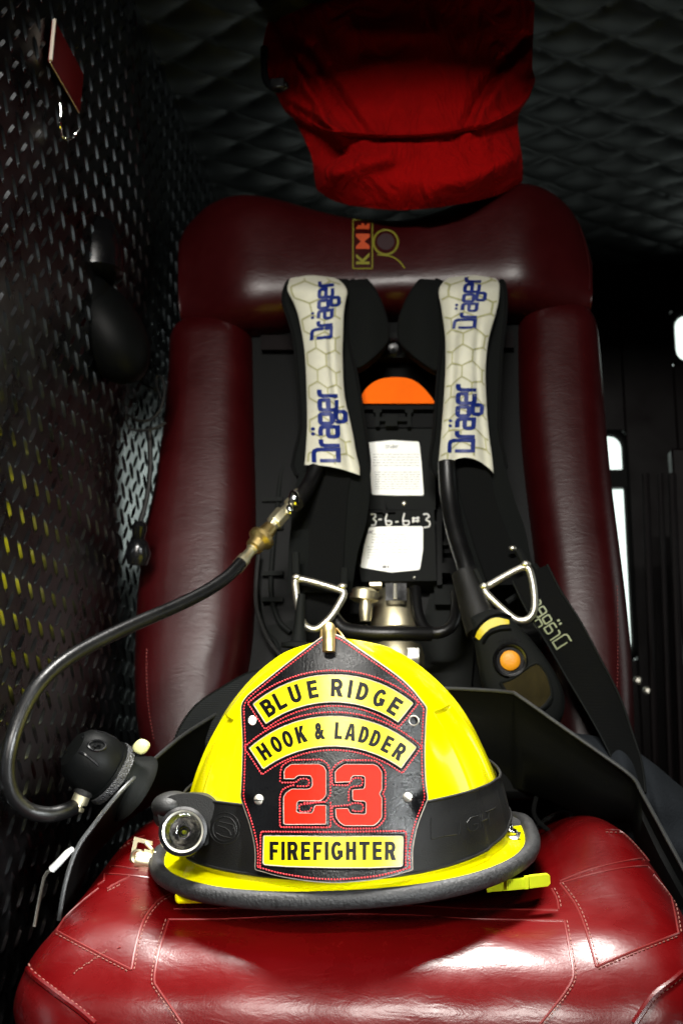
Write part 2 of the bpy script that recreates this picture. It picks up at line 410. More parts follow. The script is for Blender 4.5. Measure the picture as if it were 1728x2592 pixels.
def block(ch, W, s):
    """bold block capital, 1 tall and W wide: (stroke polylines, filled polygons)"""
    a = s/2; r = W - a; T = 1 - a; S = []; Pz = []
    def arc(cx, cy, rx, ry, a0, a1, n=10): return [(cx + rx*math.cos(R(lerp(a0, a1, i/n))), cy + ry*math.sin(R(lerp(a0, a1, i/n)))) for i in range(n+1)]
    if ch == 'I': S = [([(W/2, 0), (W/2, 1)], 0)]
    if ch == 'L': S = [([(a, 1), (a, a), (W, a)], 0)]
    if ch == 'E': S = [([(W, T), (a, T), (a, a), (W, a)], 0), ([(s, .52), (W*.94, .52)], 0)]
    if ch == 'F': S = [([(W, T), (a, T), (a, 0)], 0), ([(s, .49), (W*.88, .49)], 0)]
    if ch == 'H': S = [([(a, 0), (a, 1)], 0), ([(r, 0), (r, 1)], 0), ([(s, .52), (W-s, .52)], 0)]
    if ch == 'T': S = [([(0, T), (W, T)], 0), ([(W/2, 1-s), (W/2, 0)], 0)]
    if ch == 'U': S = [([(a, 1), (a, .36)] + arc(W/2, .34, W/2-a, .34-a, 180, 360)[1:-1] + [(r, .36), (r, 1)], 0)]
    if ch == 'O': S = [(arc(W/2, .5, W/2-a, .5-a+.01, 0, 360, 28)[:-1], 1)]
    if ch == 'D': S = [([(a, a), (a, T), (W*.40, T)] + arc(W*.42, .5, r-W*.42, .5-a, 85, -85, 12) + [(W*.40, a)], 1)]
    if ch == 'B': S = [([(a, .53), (a, T), (W*.55, T)] + arc(W*.56, .53+(T-.53)/2, r-W*.60, (T-.53)/2, 80, -80, 8) + [(W*.55, .53)], 1), ([(a, a), (a, .53), (W*.55, .53)] + arc(W*.56, a+(.53-a)/2, r-W*.56, (.53-a)/2, 80, -80, 8) + [(W*.55, a)], 1)]
    if ch == 'R': S = [([(a, 0), (a, T), (W*.55, T)] + arc(W*.56, .47+(T-.47)/2, r-W*.58, (T-.47)/2, 80, -80, 8) + [(W*.55, .47), (s, .47)], 0)]; Pz = [[(W*.36, .47), (W*.36+s*1.15, .47), (W+.03, 0), (W-s*1.15, 0)]]
    if ch == 'G': S = [(arc(W/2, .5, W/2-a, .5-a+.01, 42, 318, 20) + [(r, .24), (r, .43), (W*.52, .43)], 0)]
    if ch == 'K': S = [([(a, 0), (a, 1)], 0)]; Pz = [[(s*.9, .28), (s*.9, .54), (W-s*1.3, 1), (W-.01, 1)], [(W*.34, .52), (W*.34+s*.85, .68), (W+.03, 0), (W-s*1.2, 0)]]
    if ch == 'A': Pz = [[(0, 0), (W/2-s*.62, 1), (W/2+s*.62, 1), (W, 0), (W-s*1.12, 0), (W/2, .80), (s*1.12, 0)], [(W*.22, .22), (W*.78, .22), (W*.70, .22+s*.9), (W*.30, .22+s*.9)]]
    return S, Pz
def put_block(mb, surf, ch, cx, cy, wd, ht, ang=0, off=.0006, s=.165, mi=0):
    W = wd/ht; S, Pz = block(ch, W, s); ca, sa = math.cos(R(ang)), math.sin(R(ang))
    def mp(q):
        x, y = (q.x/W - .5)*wd, -(q.y - .5)*ht
        return surf.pt(cx + x*ca - y*sa, cy + x*sa + y*ca, off)
    for pts, cl in S:
        rs = []; pp = pts + ([pts[0]] if cl else [])
        for p, q in zip(pp, pp[1:]):
            k = 3 if math.hypot(q[0]-p[0], q[1]-p[1]) > .2 else 1
            rs += [(lerp(p[0], q[0], t/k), lerp(p[1], q[1], t/k)) for t in range(k)]
        if not cl: rs.append(pts[-1])
        v, f = strip(rs, s, bool(cl)); mb.add([mp(q) for q in v], f, mi)
    for pl in Pz:
        v, f = fill([[Vector((p[0], p[1], 0)) for p in pl]]); mb.add([mp(q) for q in v], f, mi)
def logo_strokes():
    S = []
    def a(x, pts, cl=False): S.append(([(x+p[0], p[1]) for p in pts], cl))
    a(0, [(0, 1.42), (.68, 1.42), (.86, 1.36), (.95, 1.18), (.95, .02), (.12, .02), (.12, 1.08)])
    a(1.25, [(0, -.08), (0, .78), (.06, .93), (.2, .98), (.45, .98)])
    a(1.9, [(.08, .98), (.52, .98), (.68, .93), (.74, .78), (.74, .02), (.16, .02), (.04, .07), (0, .18), (0, .40), (.04, .5), (.16, .55), (.70, .55)])
    a(2.9, [(.12, .98), (.62, .98), (.70, .88), (.70, .42), (.62, .32), (.08, .32), (0, .42), (0, .88), (.08, .98)], True)
    a(3.05, [(.12, .10), (.62, .10), (.72, 0), (.72, -.36), (.62, -.46), (.08, -.46), (-.02, -.36), (-.02, 0), (.08, .10)], True)
    a(3.9, [(.74, .02), (.16, .02), (.04, .07), (0, .2), (0, .80), (.04, .93), (.16, .98), (.58, .98), (.70, .93), (.74, .80), (.74, .50), (.08, .50)])
    a(4.95, [(0, -.08), (0, .78), (.06, .93), (.2, .98), (.45, .98)])
    return S
def put_logo(mb, surf, x0, y0, ux, uy, vx, vy, wt=.24, off=.0007, mi=0, cut=99):
    """u = reading direction, v = letter-up direction, in pixels per unit"""
    def mp(p): return surf.pt(x0 + p.x*ux + p.y*vx, y0 + p.x*uy + p.y*vy, off)
    for pts, cl in logo_strokes():
        if pts[0][0] > cut: continue
        rs = []
        for a, b in zip(pts, pts[1:]):
            rs += [(lerp(a[0], b[0], t/3), lerp(a[1], b[1], t/3)) for t in range(3)]
        if not cl: rs.append(pts[-1])
        v, f = strip(rs, wt, cl); mb.add([mp(q) for q in v], f, mi)
    for dx in (2.12, 2.5):
        v = [Vector((dx + .13*math.cos(k*math.pi/4), 1.42 + .13*math.sin(k*math.pi/4), 0)) for k in range(8)]
        mb.add([mp(q) for q in v], [list(range(8))], mi)
def stitches(mb, surf, path, pitch=9, ln=.62, r=.00055, off=.0006, closed=False, mi=0, slant=0, flat=1.0):
    pts = resample([(p[0], p[1], 0) for p in path], pitch, closed)
    for a, b in zip(pts, pts[1:]):
        d = b - a; m = (a + b) / 2
        nrm = Vector((-d.y, d.x, 0)).normalized() * slant
        p = surf.pt(*(m - d*ln/2 - nrm).xy, off); q = surf.pt(*(m + d*ln/2 + nrm).xy, off)
        if (p-q).length < 1e-6 or (p-q).length > .02: continue
        c = (p + q) / 2; mb.tube([p, p.lerp(q, .2), p.lerp(q, .8), q], lambda t: r * (.45 if t in (0, 1) else 1), 5, mi=mi)
def ridge(mb, surf, path, r, off=0, n=6, closed=False, step=10, mi=0, flat=1.0):
    pts = resample([(p[0], p[1], 0) for p in path], step, closed)
    if not closed: pts.append(Vector((path[-1][0], path[-1][1], 0)))
    mb.tube([surf.pt(p.x, p.y, off) for p in pts], r, n, closed=closed, mi=mi)
def decal(mb, surf, outline, off, maxlen=14, mi=0, holes=()):
    v, f = fill([[Vector((p[0], p[1], 0)) for p in outline]] + [[Vector((p[0], p[1], 0)) for p in h] for h in holes], maxlen)
    mb.add([surf.pt(p.x, p.y, off) for p in v], f, mi)
def pillow(A, B, th, back, n=28, p=.42):
    """superelliptic ring between A and B, th deep along 'back' """
    c = (A + B) / 2; h = (B - A) / 2; out = []
    for k in range(n):
        a = 2*math.pi*k/n
        cx = math.copysign(abs(math.cos(a))**p, math.cos(a)); sx = math.copysign(abs(math.sin(a))**(p*1.35), math.sin(a))
        out.append(c + h*cx + back*(th/2)*(1 + sx))
    return out
LEAN = Vector((0, .966, -.26)).normalized()
def Lp(py): return 1.17 + (1850 - py) / 1050 * .11

# ================================================================== THE SETTING
WX = -.36
# floor / rear wall / side wall / ceiling of the cab
mb = MB(); mb.box((.25, .9, -.06), (.75, 0, 0), (0, 1.3, 0), (0, 0, .05)); tag(fin('floor', mb, M['floor'], bevel=.003), None, kind='structure')
CZ = 1.50
mb = MB()
W_, H_ = .117, .084
def quilt(u, v):
    x = lerp(-.36, 1.05, u); y = lerp(0.0, 2.05, v)
    a, b = x / W_ + y / H_ / 1.0, x / W_ - y / H_ / 1.0
    h = (abs(math.sin(math.pi*a/1)) * abs(math.sin(math.pi*b/1))) ** .36
    return Vector((x, y, CZ - .011 * h))
mb.grid(quilt, 260, 430)
mb.box((.345, 1.02, CZ + .02), (.705, 0, 0), (0, 1.03, 0), (0, 0, .012), mi=0)
tag(fin('ceiling', mb, M['quilt'], smooth_deg=50), 'black diamond quilted headliner sloping away above the seat', kind='structure')
mb = MB()
YB = 2.06
# rear wall with a window opening behind the seat and a small one at the right
WINX0, WINX1 = -.20, .333
def slab(x0, x1, z0, z1, y=YB, t=.02): mb.box(((x0+x1)/2, y, (z0+z1)/2), ((x1-x0)/2, 0, 0), (0, t, 0), (0, 0, (z1-z0)/2))
slab(-.36, WINX0, 0, CZ); slab(WINX0, -.125, 0, .93); slab(WINX0, -.125, 1.19, CZ); slab(-.125, .15, 0, CZ); slab(.15, WINX1, 0, .755); slab(.15, WINX1, 1.168, CZ)
slab(WINX1, .424, 0, CZ); slab(.424, .56, 0, 1.29); slab(.424, .56, 1.395, CZ); slab(.56, 1.05, 0, CZ)
tag(fin('rear_wall', mb, M['maroon_paint'], bevel=.002), 'dark maroon rear wall of the truck cab', kind='structure')

# tread plate wall
mb = MB()
mb.box((WX - .006, 1.25, .745), (.006, 0, 0), (0, .81, 0), (0, 0, .76))
TP = .0305
def lens_bump(cy, cz, ang, L=.0245, w=.0052, h=.0019):
    n = 8; ca, sa = math.cos(ang), math.sin(ang); vs = []
    def q(a, b, k): return Vector((WX + k, cy + a*ca - b*sa, cz + a*sa + b*ca))
    top = []; rim = []
    for i in range(n + 1):
        t = i / n * 2 - 1; wd = w * math.sqrt(max(0, 1 - t*t)) if abs(t) < 1 else 0
        rim.append((q(t*L/2, wd/2, 0), q(t*L/2, -wd/2, 0))); top.append(q(t*L/2*.96, 0, h*(1 - t**4)))
    vs = [p for a, b in rim for p in (a, b)] + top; o = 2*(n+1); fs = []
    for i in range(n):
        fs += [[2*i, 2*i+2, o+i+1, o+i], [2*i+1, o+i, o+i+1, 2*i+3]]
    mb.add(vs, fs)
ny = int((2.04 - .80) / TP); nz = int(1.48 / TP)
for i in range(ny):
    for j in range(nz):
        y, z = .80 + i*TP, .02 + j*TP
        lens_bump(y, z, R(52)); lens_bump(y + TP/2, z + TP/2, R(-52))
tag(fin('tread_plate_wall', mb, M['tread'], smooth_deg=60, recalc=False), 'dark raised-lozenge metal tread plate wall beside the seat', kind='structure')

# windows (daylight seen through the glass of the rear wall)
def window(x0, x1, z0, z1, label, bars=(), gm='glass_lit'):
    t = thing('cab_window', ((x0+x1)/2, YB, z0), label, 'window', 'windows in the rear wall of the cab')
    m_ = MB(); m_.box(((x0+x1)/2, YB + .012, (z0+z1)/2), ((x1-x0)/2, 0, 0), (0, .003, 0), (0, 0, (z1-z0)/2)); fin('pane', m_, M[gm], t)
    m_ = MB(); k = .012
    rr = .03; pts = []
    for cx, cz, a0 in ((x1-rr, z1-rr, 0), (x0+rr, z1-rr, 90), (x0+rr, z0+rr, 180), (x1-rr, z0+rr, 270)):
        for s in range(5): pts.append(Vector((cx + rr*math.cos(R(a0+22.5*s)), YB - .012, cz + rr*math.sin(R(a0+22.5*s)))))
    m_.tube(pts, .009, 8, closed=True)
    for (a, b) in bars: m_.box(((x0+x1)/2, YB - .012, (a+b)/2), ((x1-x0)/2, 0, 0), (0, .008, 0), (0, 0, (b-a)/2))
    fin('frame', m_, M['plastic'], t); return t
window(.15, WINX1, .755, 1.168, 'bright daylight window showing as a sliver right of the seat back', bars=((1.062, 1.096),))
window(WINX0, -.125, .93, 1.19, 'bright window behind the seat back, mirrored in the tread plate wall', gm='glass_bright')
window(.424, .56, 1.29, 1.395, 'small bright window at the right edge of the picture')

# dark maroon door edge with vertical ribs, right of the seat
t = thing('locker_door', (.55, 1.75, 0), 'dark maroon locker door with upright ribs at far right', 'door')
mb = MB(); mb.box((.50, 1.70, .52), (.16, 0, 0), (0, .015, 0), (0, 0, .52)); fin('panel', mb, M['maroon_paint'], t, bevel=.003)
mb = MB()
for px, pw in ((1655, 9), (1692, 7), (1722, 10)):
    a = P(px - 22, 1180, 1.675); b = P(px + 2, 2200, 1.675); mb.tube([Vector((a.x, 1.68, 1.0)), Vector((b.x, 1.68, .15))], pw*.0006, 8)
fin_loose('rib', mb, M['maroon_paint'], t)
mb = MB()
for px, py in ((1612, 1722), (1636, 1748)): mb.lathe(P(px, py, 1.684), (0, -1, 0), [(.006, 0), (.006, .003), (.003, .006), (0, .006)], 12)
fin_loose('screw', mb, M['steel'], t)

# red reflector on the wall
t = MB(); a, b, c, d = PX(132, 52, WX + .004), PX(122, 155, WX + .004), PX(196, 284, WX + .004), PX(205, 188, WX + .004)
mb = MB(); mb.prism([a, b, c, d], (.003, 0, 0)); 
rf = thing('reflector', b, 'flat red reflector stuck high on the tread plate wall', 'reflector')
fin('plate', mb, M['red_sticker'], rf, bevel=.0005)
mb = MB(); mb.tube([a + Vector((.003, -.001, 0)), b + Vector((.003, -.001, 0))], .0018, 6); mb.tube([b + Vector((.002, 0, -.001)), c + Vector((.002, 0, -.001))], .0007, 6)
fin('edge_strip', mb, M['white'], rf)

# ================================================================== THE SEAT
seat = thing('truck_seat', (-.06, 1.05, 0), 'dark red vinyl bucket seat carrying the yellow helmet', 'seat')
CX = -.060
prof = [(1.24, .482), (1.15, .484), (1.05, .486), (.96, .485), (.89, .4835), (.855, .481), (.830, .4745), (.808, .4615), (.793, .444), (.785, .424), (.783, .400), (.787, .37), (.797, .33), (.82, .29)]
PR = spline([(a, b, 0) for a, b in prof], 6)
def half(y, z): return .2455 - .020*smooth((.80 - y)/.05)*0 - .05*smooth((.46 - z)/.20) - .030*smooth((y-1.06)/.16)
mb = MB(); rings = []
NU = 96
for k, p in enumerate(PR):
    a = PR[max(0, k-1)]; b = PR[min(len(PR)-1, k+1)]; tn = (b - a).normalized(); nr = Vector((-tn.y, tn.x))
    if nr.y < 0 and p.x > .80: nr = -nr
    if p.x <= .83 and nr.x > 0: nr = -nr
    hw = half(p.x, p.y); rr = .052; row = []
    bl = smooth((p.x - .84)/.17); depth = .13
    for i in range(NU + 1):
        s = i / NU * 2 - 1; sg = 1 if s >= 0 else -1; q = abs(s)
        if q < .70:
            x = q/.70*(hw - rr); dn = 0
        elif q < .93:
            an = (q-.70)/.23*math.pi/2; x = hw - rr + rr*math.sin(an); dn = rr*(1 - math.cos(an))
        else:
            x = hw - .01*(q-.93)/.07; dn = rr + (q-.93)/.07*(depth-rr)
        ridge_ = .054*bl*math.exp(-((x - .182)/.058)**2) + .004*math.exp(-((x-.19)/.05)**2)*smooth((p.x-.80)/.05)
        sag = -.006*math.exp(-((x)/.09)**2)*smooth((p.x-.85)/.05)
        wob = .0012*math.sin(x*60+p.x*31)*math.sin(p.x*47+x*22*sg)
        base = Vector((CX + sg*x, p.x, p.y)); n3 = Vector((0, nr.x, nr.y))
        row.append(base + n3*(-dn + wob) + Vector((0, 0, ridge_ + sag)))
    rings.append(row)
n = NU + 1; vs = [p for r in rings for p in r]; fs = []
for j in range(len(rings)-1):
    for i in range(n-1): fs.append([j*n+i, j*n+i+1, (j+1)*n+i+1, (j+1)*n+i])
mb.add(vs, fs); CUSH = Surf(mb)
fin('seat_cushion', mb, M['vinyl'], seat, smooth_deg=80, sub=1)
cushion = bpy.data.objects['seat_cushion']
# cushion core, so that it is a closed body
mb = MB(); mb.box((CX, 1.0, .385), (.19, 0, 0), (0, .17, 0), (0, 0, .055)); mb.box((CX, 1.02, .17), (.17, 0, 0), (0, .16, 0), (0, 0, .17))
fin('seat_base', mb, M['plastic'], seat, bevel=.01)
SP = lambda pts, n=6: [tuple(p) for p in spline(pts, n)]
# stitched welts traced on the cushion:  (px, py) polylines
welts = [
    SP([(440, 2301), (560, 2300), (700, 2293), (870, 2292), (1050, 2293), (1180, 2300), (1290, 2302), (1412, 2303)]),
    SP([(426, 2327), (560, 2326), (720, 2319), (880, 2314), (1050, 2317), (1200, 2326), (1427, 2330)]),
    SP([(427, 2327), (412, 2375), (398, 2430), (391, 2482), (400, 2502), (430, 2545), (462, 2592)]),
    SP([(1427, 2330), (1436, 2380), (1445, 2430), (1449, 2474), (1430, 2510), (1398, 2552), (1366, 2592)]),
    SP([(256, 2191), (300, 2193), (350, 2201)]), SP([(229, 2211), (300, 2213), (380, 2222)]),
    SP([(229, 2211), (190, 2280), (143, 2356)]), SP([(143, 2356), (240, 2408), (333, 2455)]),
    SP([(333, 2455), (345, 2390), (366, 2325), (400, 2280), (434, 2262)]),
    SP([(247, 2186), (290, 2150), (330, 2126), (366, 2116)]),
    SP([(1417, 2230), (1480, 2205), (1540, 2188), (1600, 2176), (1640, 2171)]), SP([(1415, 2236), (1500, 2212), (1580, 2196), (1640, 2192), (1672, 2196)]),
    SP([(1416, 2237), (1455, 2290), (1480, 2350), (1508, 2447)]), SP([(1508, 2447), (1600, 2408), (1716, 2362)]),
    SP([(1716, 2362), (1700, 2280), (1672, 2196)]), SP([(1395, 2250), (1408, 2275), (1413, 2302)]),
    SP([(1530, 2100), (1590, 2105), (1630, 2135), (1655, 2170)]),
]
mb = MB()
for p in welts: ridge(mb, CUSH, p, .0009, -.0002, 6, step=12)
fin('seam', mb, M['seam'], cushion)
ORG['seat_cushion'] = ORG[cushion.name]
mb = MB()
def offs(path, d):
    q = [Vector((p[0], p[1])) for p in path]; out = []
    for i, p in enumerate(q):
        t = (q[min(i+1, len(q)-1)] - q[max(i-1, 0)]).normalized(); out.append((p.x - t.y*d, p.y + t.x*d))
    return out
for k, p in enumerate(welts):
    if k in (0, 1, 4, 5, 10, 11): continue
    mb = MB(); stitches(mb, CUSH, offs(p, -7 if k in (3, 12, 15) else 7), 11, .6, .0004, .0003)
    if mb.v: fin('stitching', mb, M['thread'], cushion)
mb = MB()
lw = [SP([(66, 2440), (80, 2465), (150, 2520), (200, 2557), (240, 2592)]), SP([(1727, 2462), (1700, 2485), (1650, 2525), (1604, 2592)])]
for p in lw: ridge(mb, CUSH, p, .0026, -.0006, 8, step=14)
fin_loose('piping', mb, M['vinyl'], cushion)
mb = MB()
for p in lw: mb = MB(); stitches(mb, CUSH, offs(p, -8), 13, .55, .0006, .0004); fin('piping_stitching', mb, M['thread'], cushion)

# side bolsters of the back
def bolster(rows, th):
    m_ = MB(); rg = []
    ys = [r[0] for r in rows]; L_ = [(r[0], r[1]) for r in rows]; Rr = [(r[0], r[2]) for r in rows]
    N_ = 60; y0, y1 = ys[0], ys[-1]
    for i in range(N_ + 1):
        t = i / N_; py = lerp(y0, y1, t)
        e = min(1, max(0.02, math.sin(math.pi/2*min(1, (t+.001)/.055)))) ** .5 if t < .055 else 1
        a, b = interp(L_, py), interp(Rr, py); c = (a+b)/2; a = c + (a-c)*(.60+.40*e); b = c + (b-c)*(.60+.40*e)
        D = Lp(py); d2 = th*(.25 + .75*e)
        A = P(a, py, D + .072) - LEAN*.054; B = P(b, py, D + .072) - LEAN*.054; off = LEAN*(th - d2)*.5
        rg.append(pillow(A + off, B + off, d2, LEAN, 36, .62))
    m_.rings(rg); return m_
lrow = [(826, 452, 640), (868, 436, 648), (950, 432, 650), (1100, 418, 652), (1250, 396, 655), (1350, 375, 655), (1500, 356, 652), (1650, 348, 640), (1800, 350, 610), (1900, 365, 590), (2020, 400, 570)]
rrow = [(792, 1310, 1494), (835, 1305, 1508), (950, 1305, 1520), (1100, 1310, 1532), (1250, 1325, 1546), (1400, 1345, 1565), (1550, 1362, 1583), (1700, 1372, 1596), (1850, 1380, 1602), (1950, 1390, 1598), (2020, 1400, 1590)]
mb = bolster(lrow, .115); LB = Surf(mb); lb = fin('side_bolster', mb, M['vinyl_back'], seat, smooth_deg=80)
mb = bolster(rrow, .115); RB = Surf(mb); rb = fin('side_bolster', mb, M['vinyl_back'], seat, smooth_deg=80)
mb = MB(); stitches(mb, LB, SP([(372, 1640), (372, 1720), (378, 1800), (392, 1880)]), 9, .5, .0004, .0003); fin('stitching', mb, M['thread_dark'], lb)
mb = MB(); stitches(mb, RB, SP([(1560, 1480), (1562, 1560), (1562, 1640), (1560, 1740), (1552, 1850)]), 9, .5, .0004, .0003); fin('stitching', mb, M['thread_dark'], rb)
# shell between the bolsters
mb = MB(); pts = [P(600, 745, 1.335), P(1330, 745, 1.335), P(1420, 1960, 1.235), P(540, 1960, 1.235)]
mb.prism(pts, LEAN*.03); fin('back_shell', mb, M['plastic'], seat, bevel=.003)
mb = MB()
for (x0, x1, y0, y1) in ((660, 745, 848, 885), (1262, 1300, 838, 880), (690, 760, 1030, 1060), (1240, 1300, 1025, 1060)):
    mb.prism([P(x0, y0, 1.315), P(x1, y0, 1.315), P(x1, y1, 1.31), P(x0, y1, 1.31)], (0, .02, 0))
fin_loose('bracket', mb, M['maroon_paint'], seat, bevel=.002)
mb = MB(); mb.prism([P(930, 842, 1.30), P(1060, 842, 1.30), P(1062, 905, 1.295), P(928, 905, 1.295)], (0, .02, 0))
fin('latch_plate', mb, M['plastic_grey'], seat, bevel=.003)
mb = MB(); mb.lathe(P(995, 882, 1.298), (0, -1, 0), [(.011, 0), (.012, .004), (.008, .006), (.006, .002), (0, .001)], 20); fin('latch_socket', mb, M['plastic_gloss'], seat)

# headrest / wide shoulder cushion
topt = [(452, 612), (462, 578), (485, 545), (520, 512), (570, 493), (640, 489), (720, 497), (800, 517), (880, 535), (960, 543), (1040, 540), (1120, 515), (1200, 483), (1270, 462), (1340, 462), (1400, 482), (1448, 525), (1478, 590), (1493, 640), (1498, 668)]
bott = [(452, 785), (466, 800), (480, 806), (560, 800), (640, 790), (760, 770), (900, 752), (1000, 742), (1150, 745), (1330, 755), (1440, 768), (1484, 770), (1498, 760)]
mb = MB(); rg = []; N_ = 90
for i in range(N_ + 1):
    s = i / N_; px = lerp(452, 1498, .5 - .5*math.cos(math.pi*s)); t = (px-452)/1046
    e = math.sqrt(max(0, 1 - abs(2*t-1)**7))
    tp, bt = interp(topt, px), interp(bott, px); th = .125*(.35 + .65*e)
    D = 1.246 + .012*math.cos((t-.5)*math.pi*2)*0 + .03*(abs(2*t-1))**3
    c = (tp+bt)/2; tp = c+(tp-c)*(.3+.7*e if e < .5 else .65+.35*(e-.5)/.5) if False else tp
    A = P(px, bt + 12, D + .022); B = P(px, tp - 20, D + .055)
    ring = pillow(A, B, th, Vector((0, .985, -.1)), 40, .55)
    # the two side lobes puff forward, the middle is dished
    lobe = .016*(math.exp(-((t-.16)/.10)**2) + math.exp(-((t-.84)/.10)**2))
    rg.append([p - Vector((0, lobe, 0)) for p in ring])
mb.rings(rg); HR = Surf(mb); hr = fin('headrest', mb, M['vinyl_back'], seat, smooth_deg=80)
mb = MB(); ridge(mb, HR, SP([(1452, 540), (1478, 610), (1490, 680), (1490, 735)]), .0013, 0); fin('piping', mb, M['vinyl_back'], hr)
# embroidered emblem
mb = MB()
for a, b in (((893, 548), (893, 680)), ((893, 680), (942, 680)), ((942, 680), (942, 548)), ((942, 548), (893, 548))): ridge(mb, HR, [a, b], .0009, .0002, 5)
ring_ = [(976 + 31*math.cos(R(k*15)), 614 + 31*math.sin(R(k*15))) for k in range(24)]
ridge(mb, HR, ring_, .0015, .0003, 6, closed=True, step=6)
ridge(mb, HR, SP([(955, 645), (990, 650), (1010, 662), (1024, 680)]), .0011, .0002)
put_glyph(mb, HR, 'K', 918, 655, 30, 34, -90, .0008, .03)
fin('embroidery', mb, M['emb_yellow'], hr)
mb = MB(); put_glyph(mb, HR, 'M', 918, 612, 38, 34, -90, .0008, .03); put_glyph(mb, HR, 'E', 918, 567, 28, 34, -90, .0008, .03)
fin('embroidery', mb, M['emb_red'], hr)
mb = MB(); decal(mb, HR, [(976 + 22*math.cos(R(k*20)), 612 + 21*math.sin(R(k*20))) for k in range(18)], .0006); fin('emblem', mb, M['emb_dark'], hr); mb = MB()
x = 900
for ch in 'FIRE APPARATUS':
    if ch != ' ': put_glyph(mb, HR, ch, x, 695, 6.5, 10, 0, .0006, .02)
    x += 9
fin('embroidery', mb, M['emb_dark'], hr)

# release lever at the left of the cushion
mb = MB(); mb.tube([P(88, 2345, .93), P(96, 2300, .93), P(112, 2222, .925), P(120, 2208, .92), P(134, 2199, .915)], .0015, 8); lv = fin('release_lever', mb, M['steel'], seat)
mb = MB(); mb.tube([P(132, 2200, .915), P(150, 2183, .912), P(172, 2160, .908), P(184, 2150, .906)], lambda t: .0030*(1 - .25*(t > .9)), 10); fin('grip', mb, M['white_paint'], lv)

# ================================================================== RED BAG hanging above the headrest
bag = thing('gear_bag', P(1000, 520, 1.27), 'red canvas hood bag slumped above the headrest', 'bag')
BD = 1.215
lft = [(0, 706), (20, 690), (100, 668), (180, 662), (250, 700), (330, 745), (400, 775), (470, 782), (520, 810)]
rgt = [(0, 1352), (60, 1350), (160, 1346), (235, 1352), (290, 1320), (360, 1322), (440, 1335), (480, 1320), (540, 1270)]
def fold(px, py, pts, w_, a):
    """soft ridge along a polyline"""
    best = 1e9
    for p, q in zip(pts, pts[1:]):
        dx, dy = q[0]-p[0], q[1]-p[1]; t = max(0, min(1, ((px-p[0])*dx + (py-p[1])*dy)/(dx*dx+dy*dy)))
        best = min(best, math.hypot(px-p[0]-t*dx, py-p[1]-t*dy))
    return 1.7*a*math.exp(-(best/w_)**2)
FOLDS = [([(740, 130), (770, 210), (830, 310), (870, 350)], 16, .011), ([(790, 120), (850, 230), (920, 330)], 13, -.007), ([(735, 250), (800, 290), (860, 340)], 12, .007),
         ([(1330, 100), (1270, 170), (1210, 250), (1180, 320)], 15, -.008), ([(1300, 160), (1240, 250), (1190, 330)], 18, .006), ([(1350, 240), (1300, 285), (1230, 325)], 12, .007),
         ([(1010, 230), (980, 300), (960, 345)], 20, .003), ([(1100, 250), (1130, 320)], 18, .003), ([(880, 60), (960, 90), (1100, 80)], 30, .004), ([(700, 60), (745, 140), (800, 230)], 10, -.005)]
def bagpt(px, py, base, bulge, l, r_):
    u = (px - l) / (r_ - l) * 2 - 1; D = base - bulge*(1 - abs(u)**2.6)
    for pts, w_, a in FOLDS: D -= fold(px, py, pts, w_, a)
    D += .0022*math.sin(px*.031+py*.017)*math.sin(py*.042-px*.009)
    return D
mb = MB()
def body(u, v):
    pb = interp([(0, 445), (.08, 474), (.22, 490), (.45, 496), (.7, 482), (.9, 456), (1, 425)], u)
    py = lerp(180, pb, v); l = interp(lft, py) + 14; r_ = interp(rgt, py) - 8
    px = lerp(l, r_, u); D = bagpt(px, py, BD + .062, .050, l, r_)
    D -= fold(px, py, [(760, 470), (860, 430), (980, 400)], 26, .010) + fold(px, py, [(1290, 400), (1200, 450), (1080, 480)], 24, .008)
    q = P(px, py, D); 
    q.y += .035*max(0, (v-.85)/.15)**2
    return q
mb.grid(body, 90, 44)
fin('bag_body', mb, M['cloth_red'], bag, smooth_deg=80, sub=1)
flapb = [(690, 262), (745, 300), (800, 330), (880, 344), (950, 350), (1050, 348), (1150, 338), (1240, 318), (1310, 280), (1352, 238)]
mb = MB()
def flap(u, v):
    l0, r0 = interp(lft, v*300), interp(rgt, v*300); px = lerp(l0, r0, u)
    yb = interp(flapb, px); ytop = -60 - 10*u
    py = lerp(ytop, yb, v); l, r_ = interp(lft, max(0, py)), interp(rgt, max(0, py)); px = lerp(l, r_, u)
    yb = interp(flapb, px); py = lerp(ytop, yb, v)
    D = bagpt(px, py, BD + .055, .050, l, r_) - .004
    D += .03*max(0, (.08 - v)/.08)**2
    D -= .003*smooth((v-.90)/.06)
    if v == 1: D += .012
    return P(px, py, D)
mb.grid(flap, 110, 56); FL = Surf(mb); fl = fin('flap', mb, M['cloth_red'], bag, smooth_deg=80, sub=1)
mb = MB(); ridge(mb, FL, SP([(760, 292), (820, 325), (900, 337), (1000, 341), (1120, 334), (1230, 308), (1310, 268)]), .0011, .0003, 6, step=16); fin('hem', mb, M['cloth_red'], fl)
mb = MB(); mb.tube(spline([P(668, 120, 1.20), P(672, 200, 1.19), P(700, 225, 1.185), P(728, 215, 1.18)], 6), .0045, 8); mb.box(P(702, 212, 1.175), (.008, 0, 0), (0, .003, 0), (0, 0, .006))
fin('buckle', mb, M['plastic_gloss'], bag, bevel=.001)

# ================================================================== BREATHING APPARATUS
ba = thing('breathing_apparatus', P(980, 1900, 1.20), 'black breathing apparatus backpack strapped upright against the seat back', 'breathing set')
def LD(py, k=0): return Lp(py) + k
def plate(name, outline, k, th, m_, rim=0, bev=.002, parent=ba):
    b = MB(); pts = [P(x, y, LD(y, k)) for x, y in outline]; b.prism(pts, LEAN*th); o = fin(name, b, m_, parent, bevel=bev)
    return o, pts
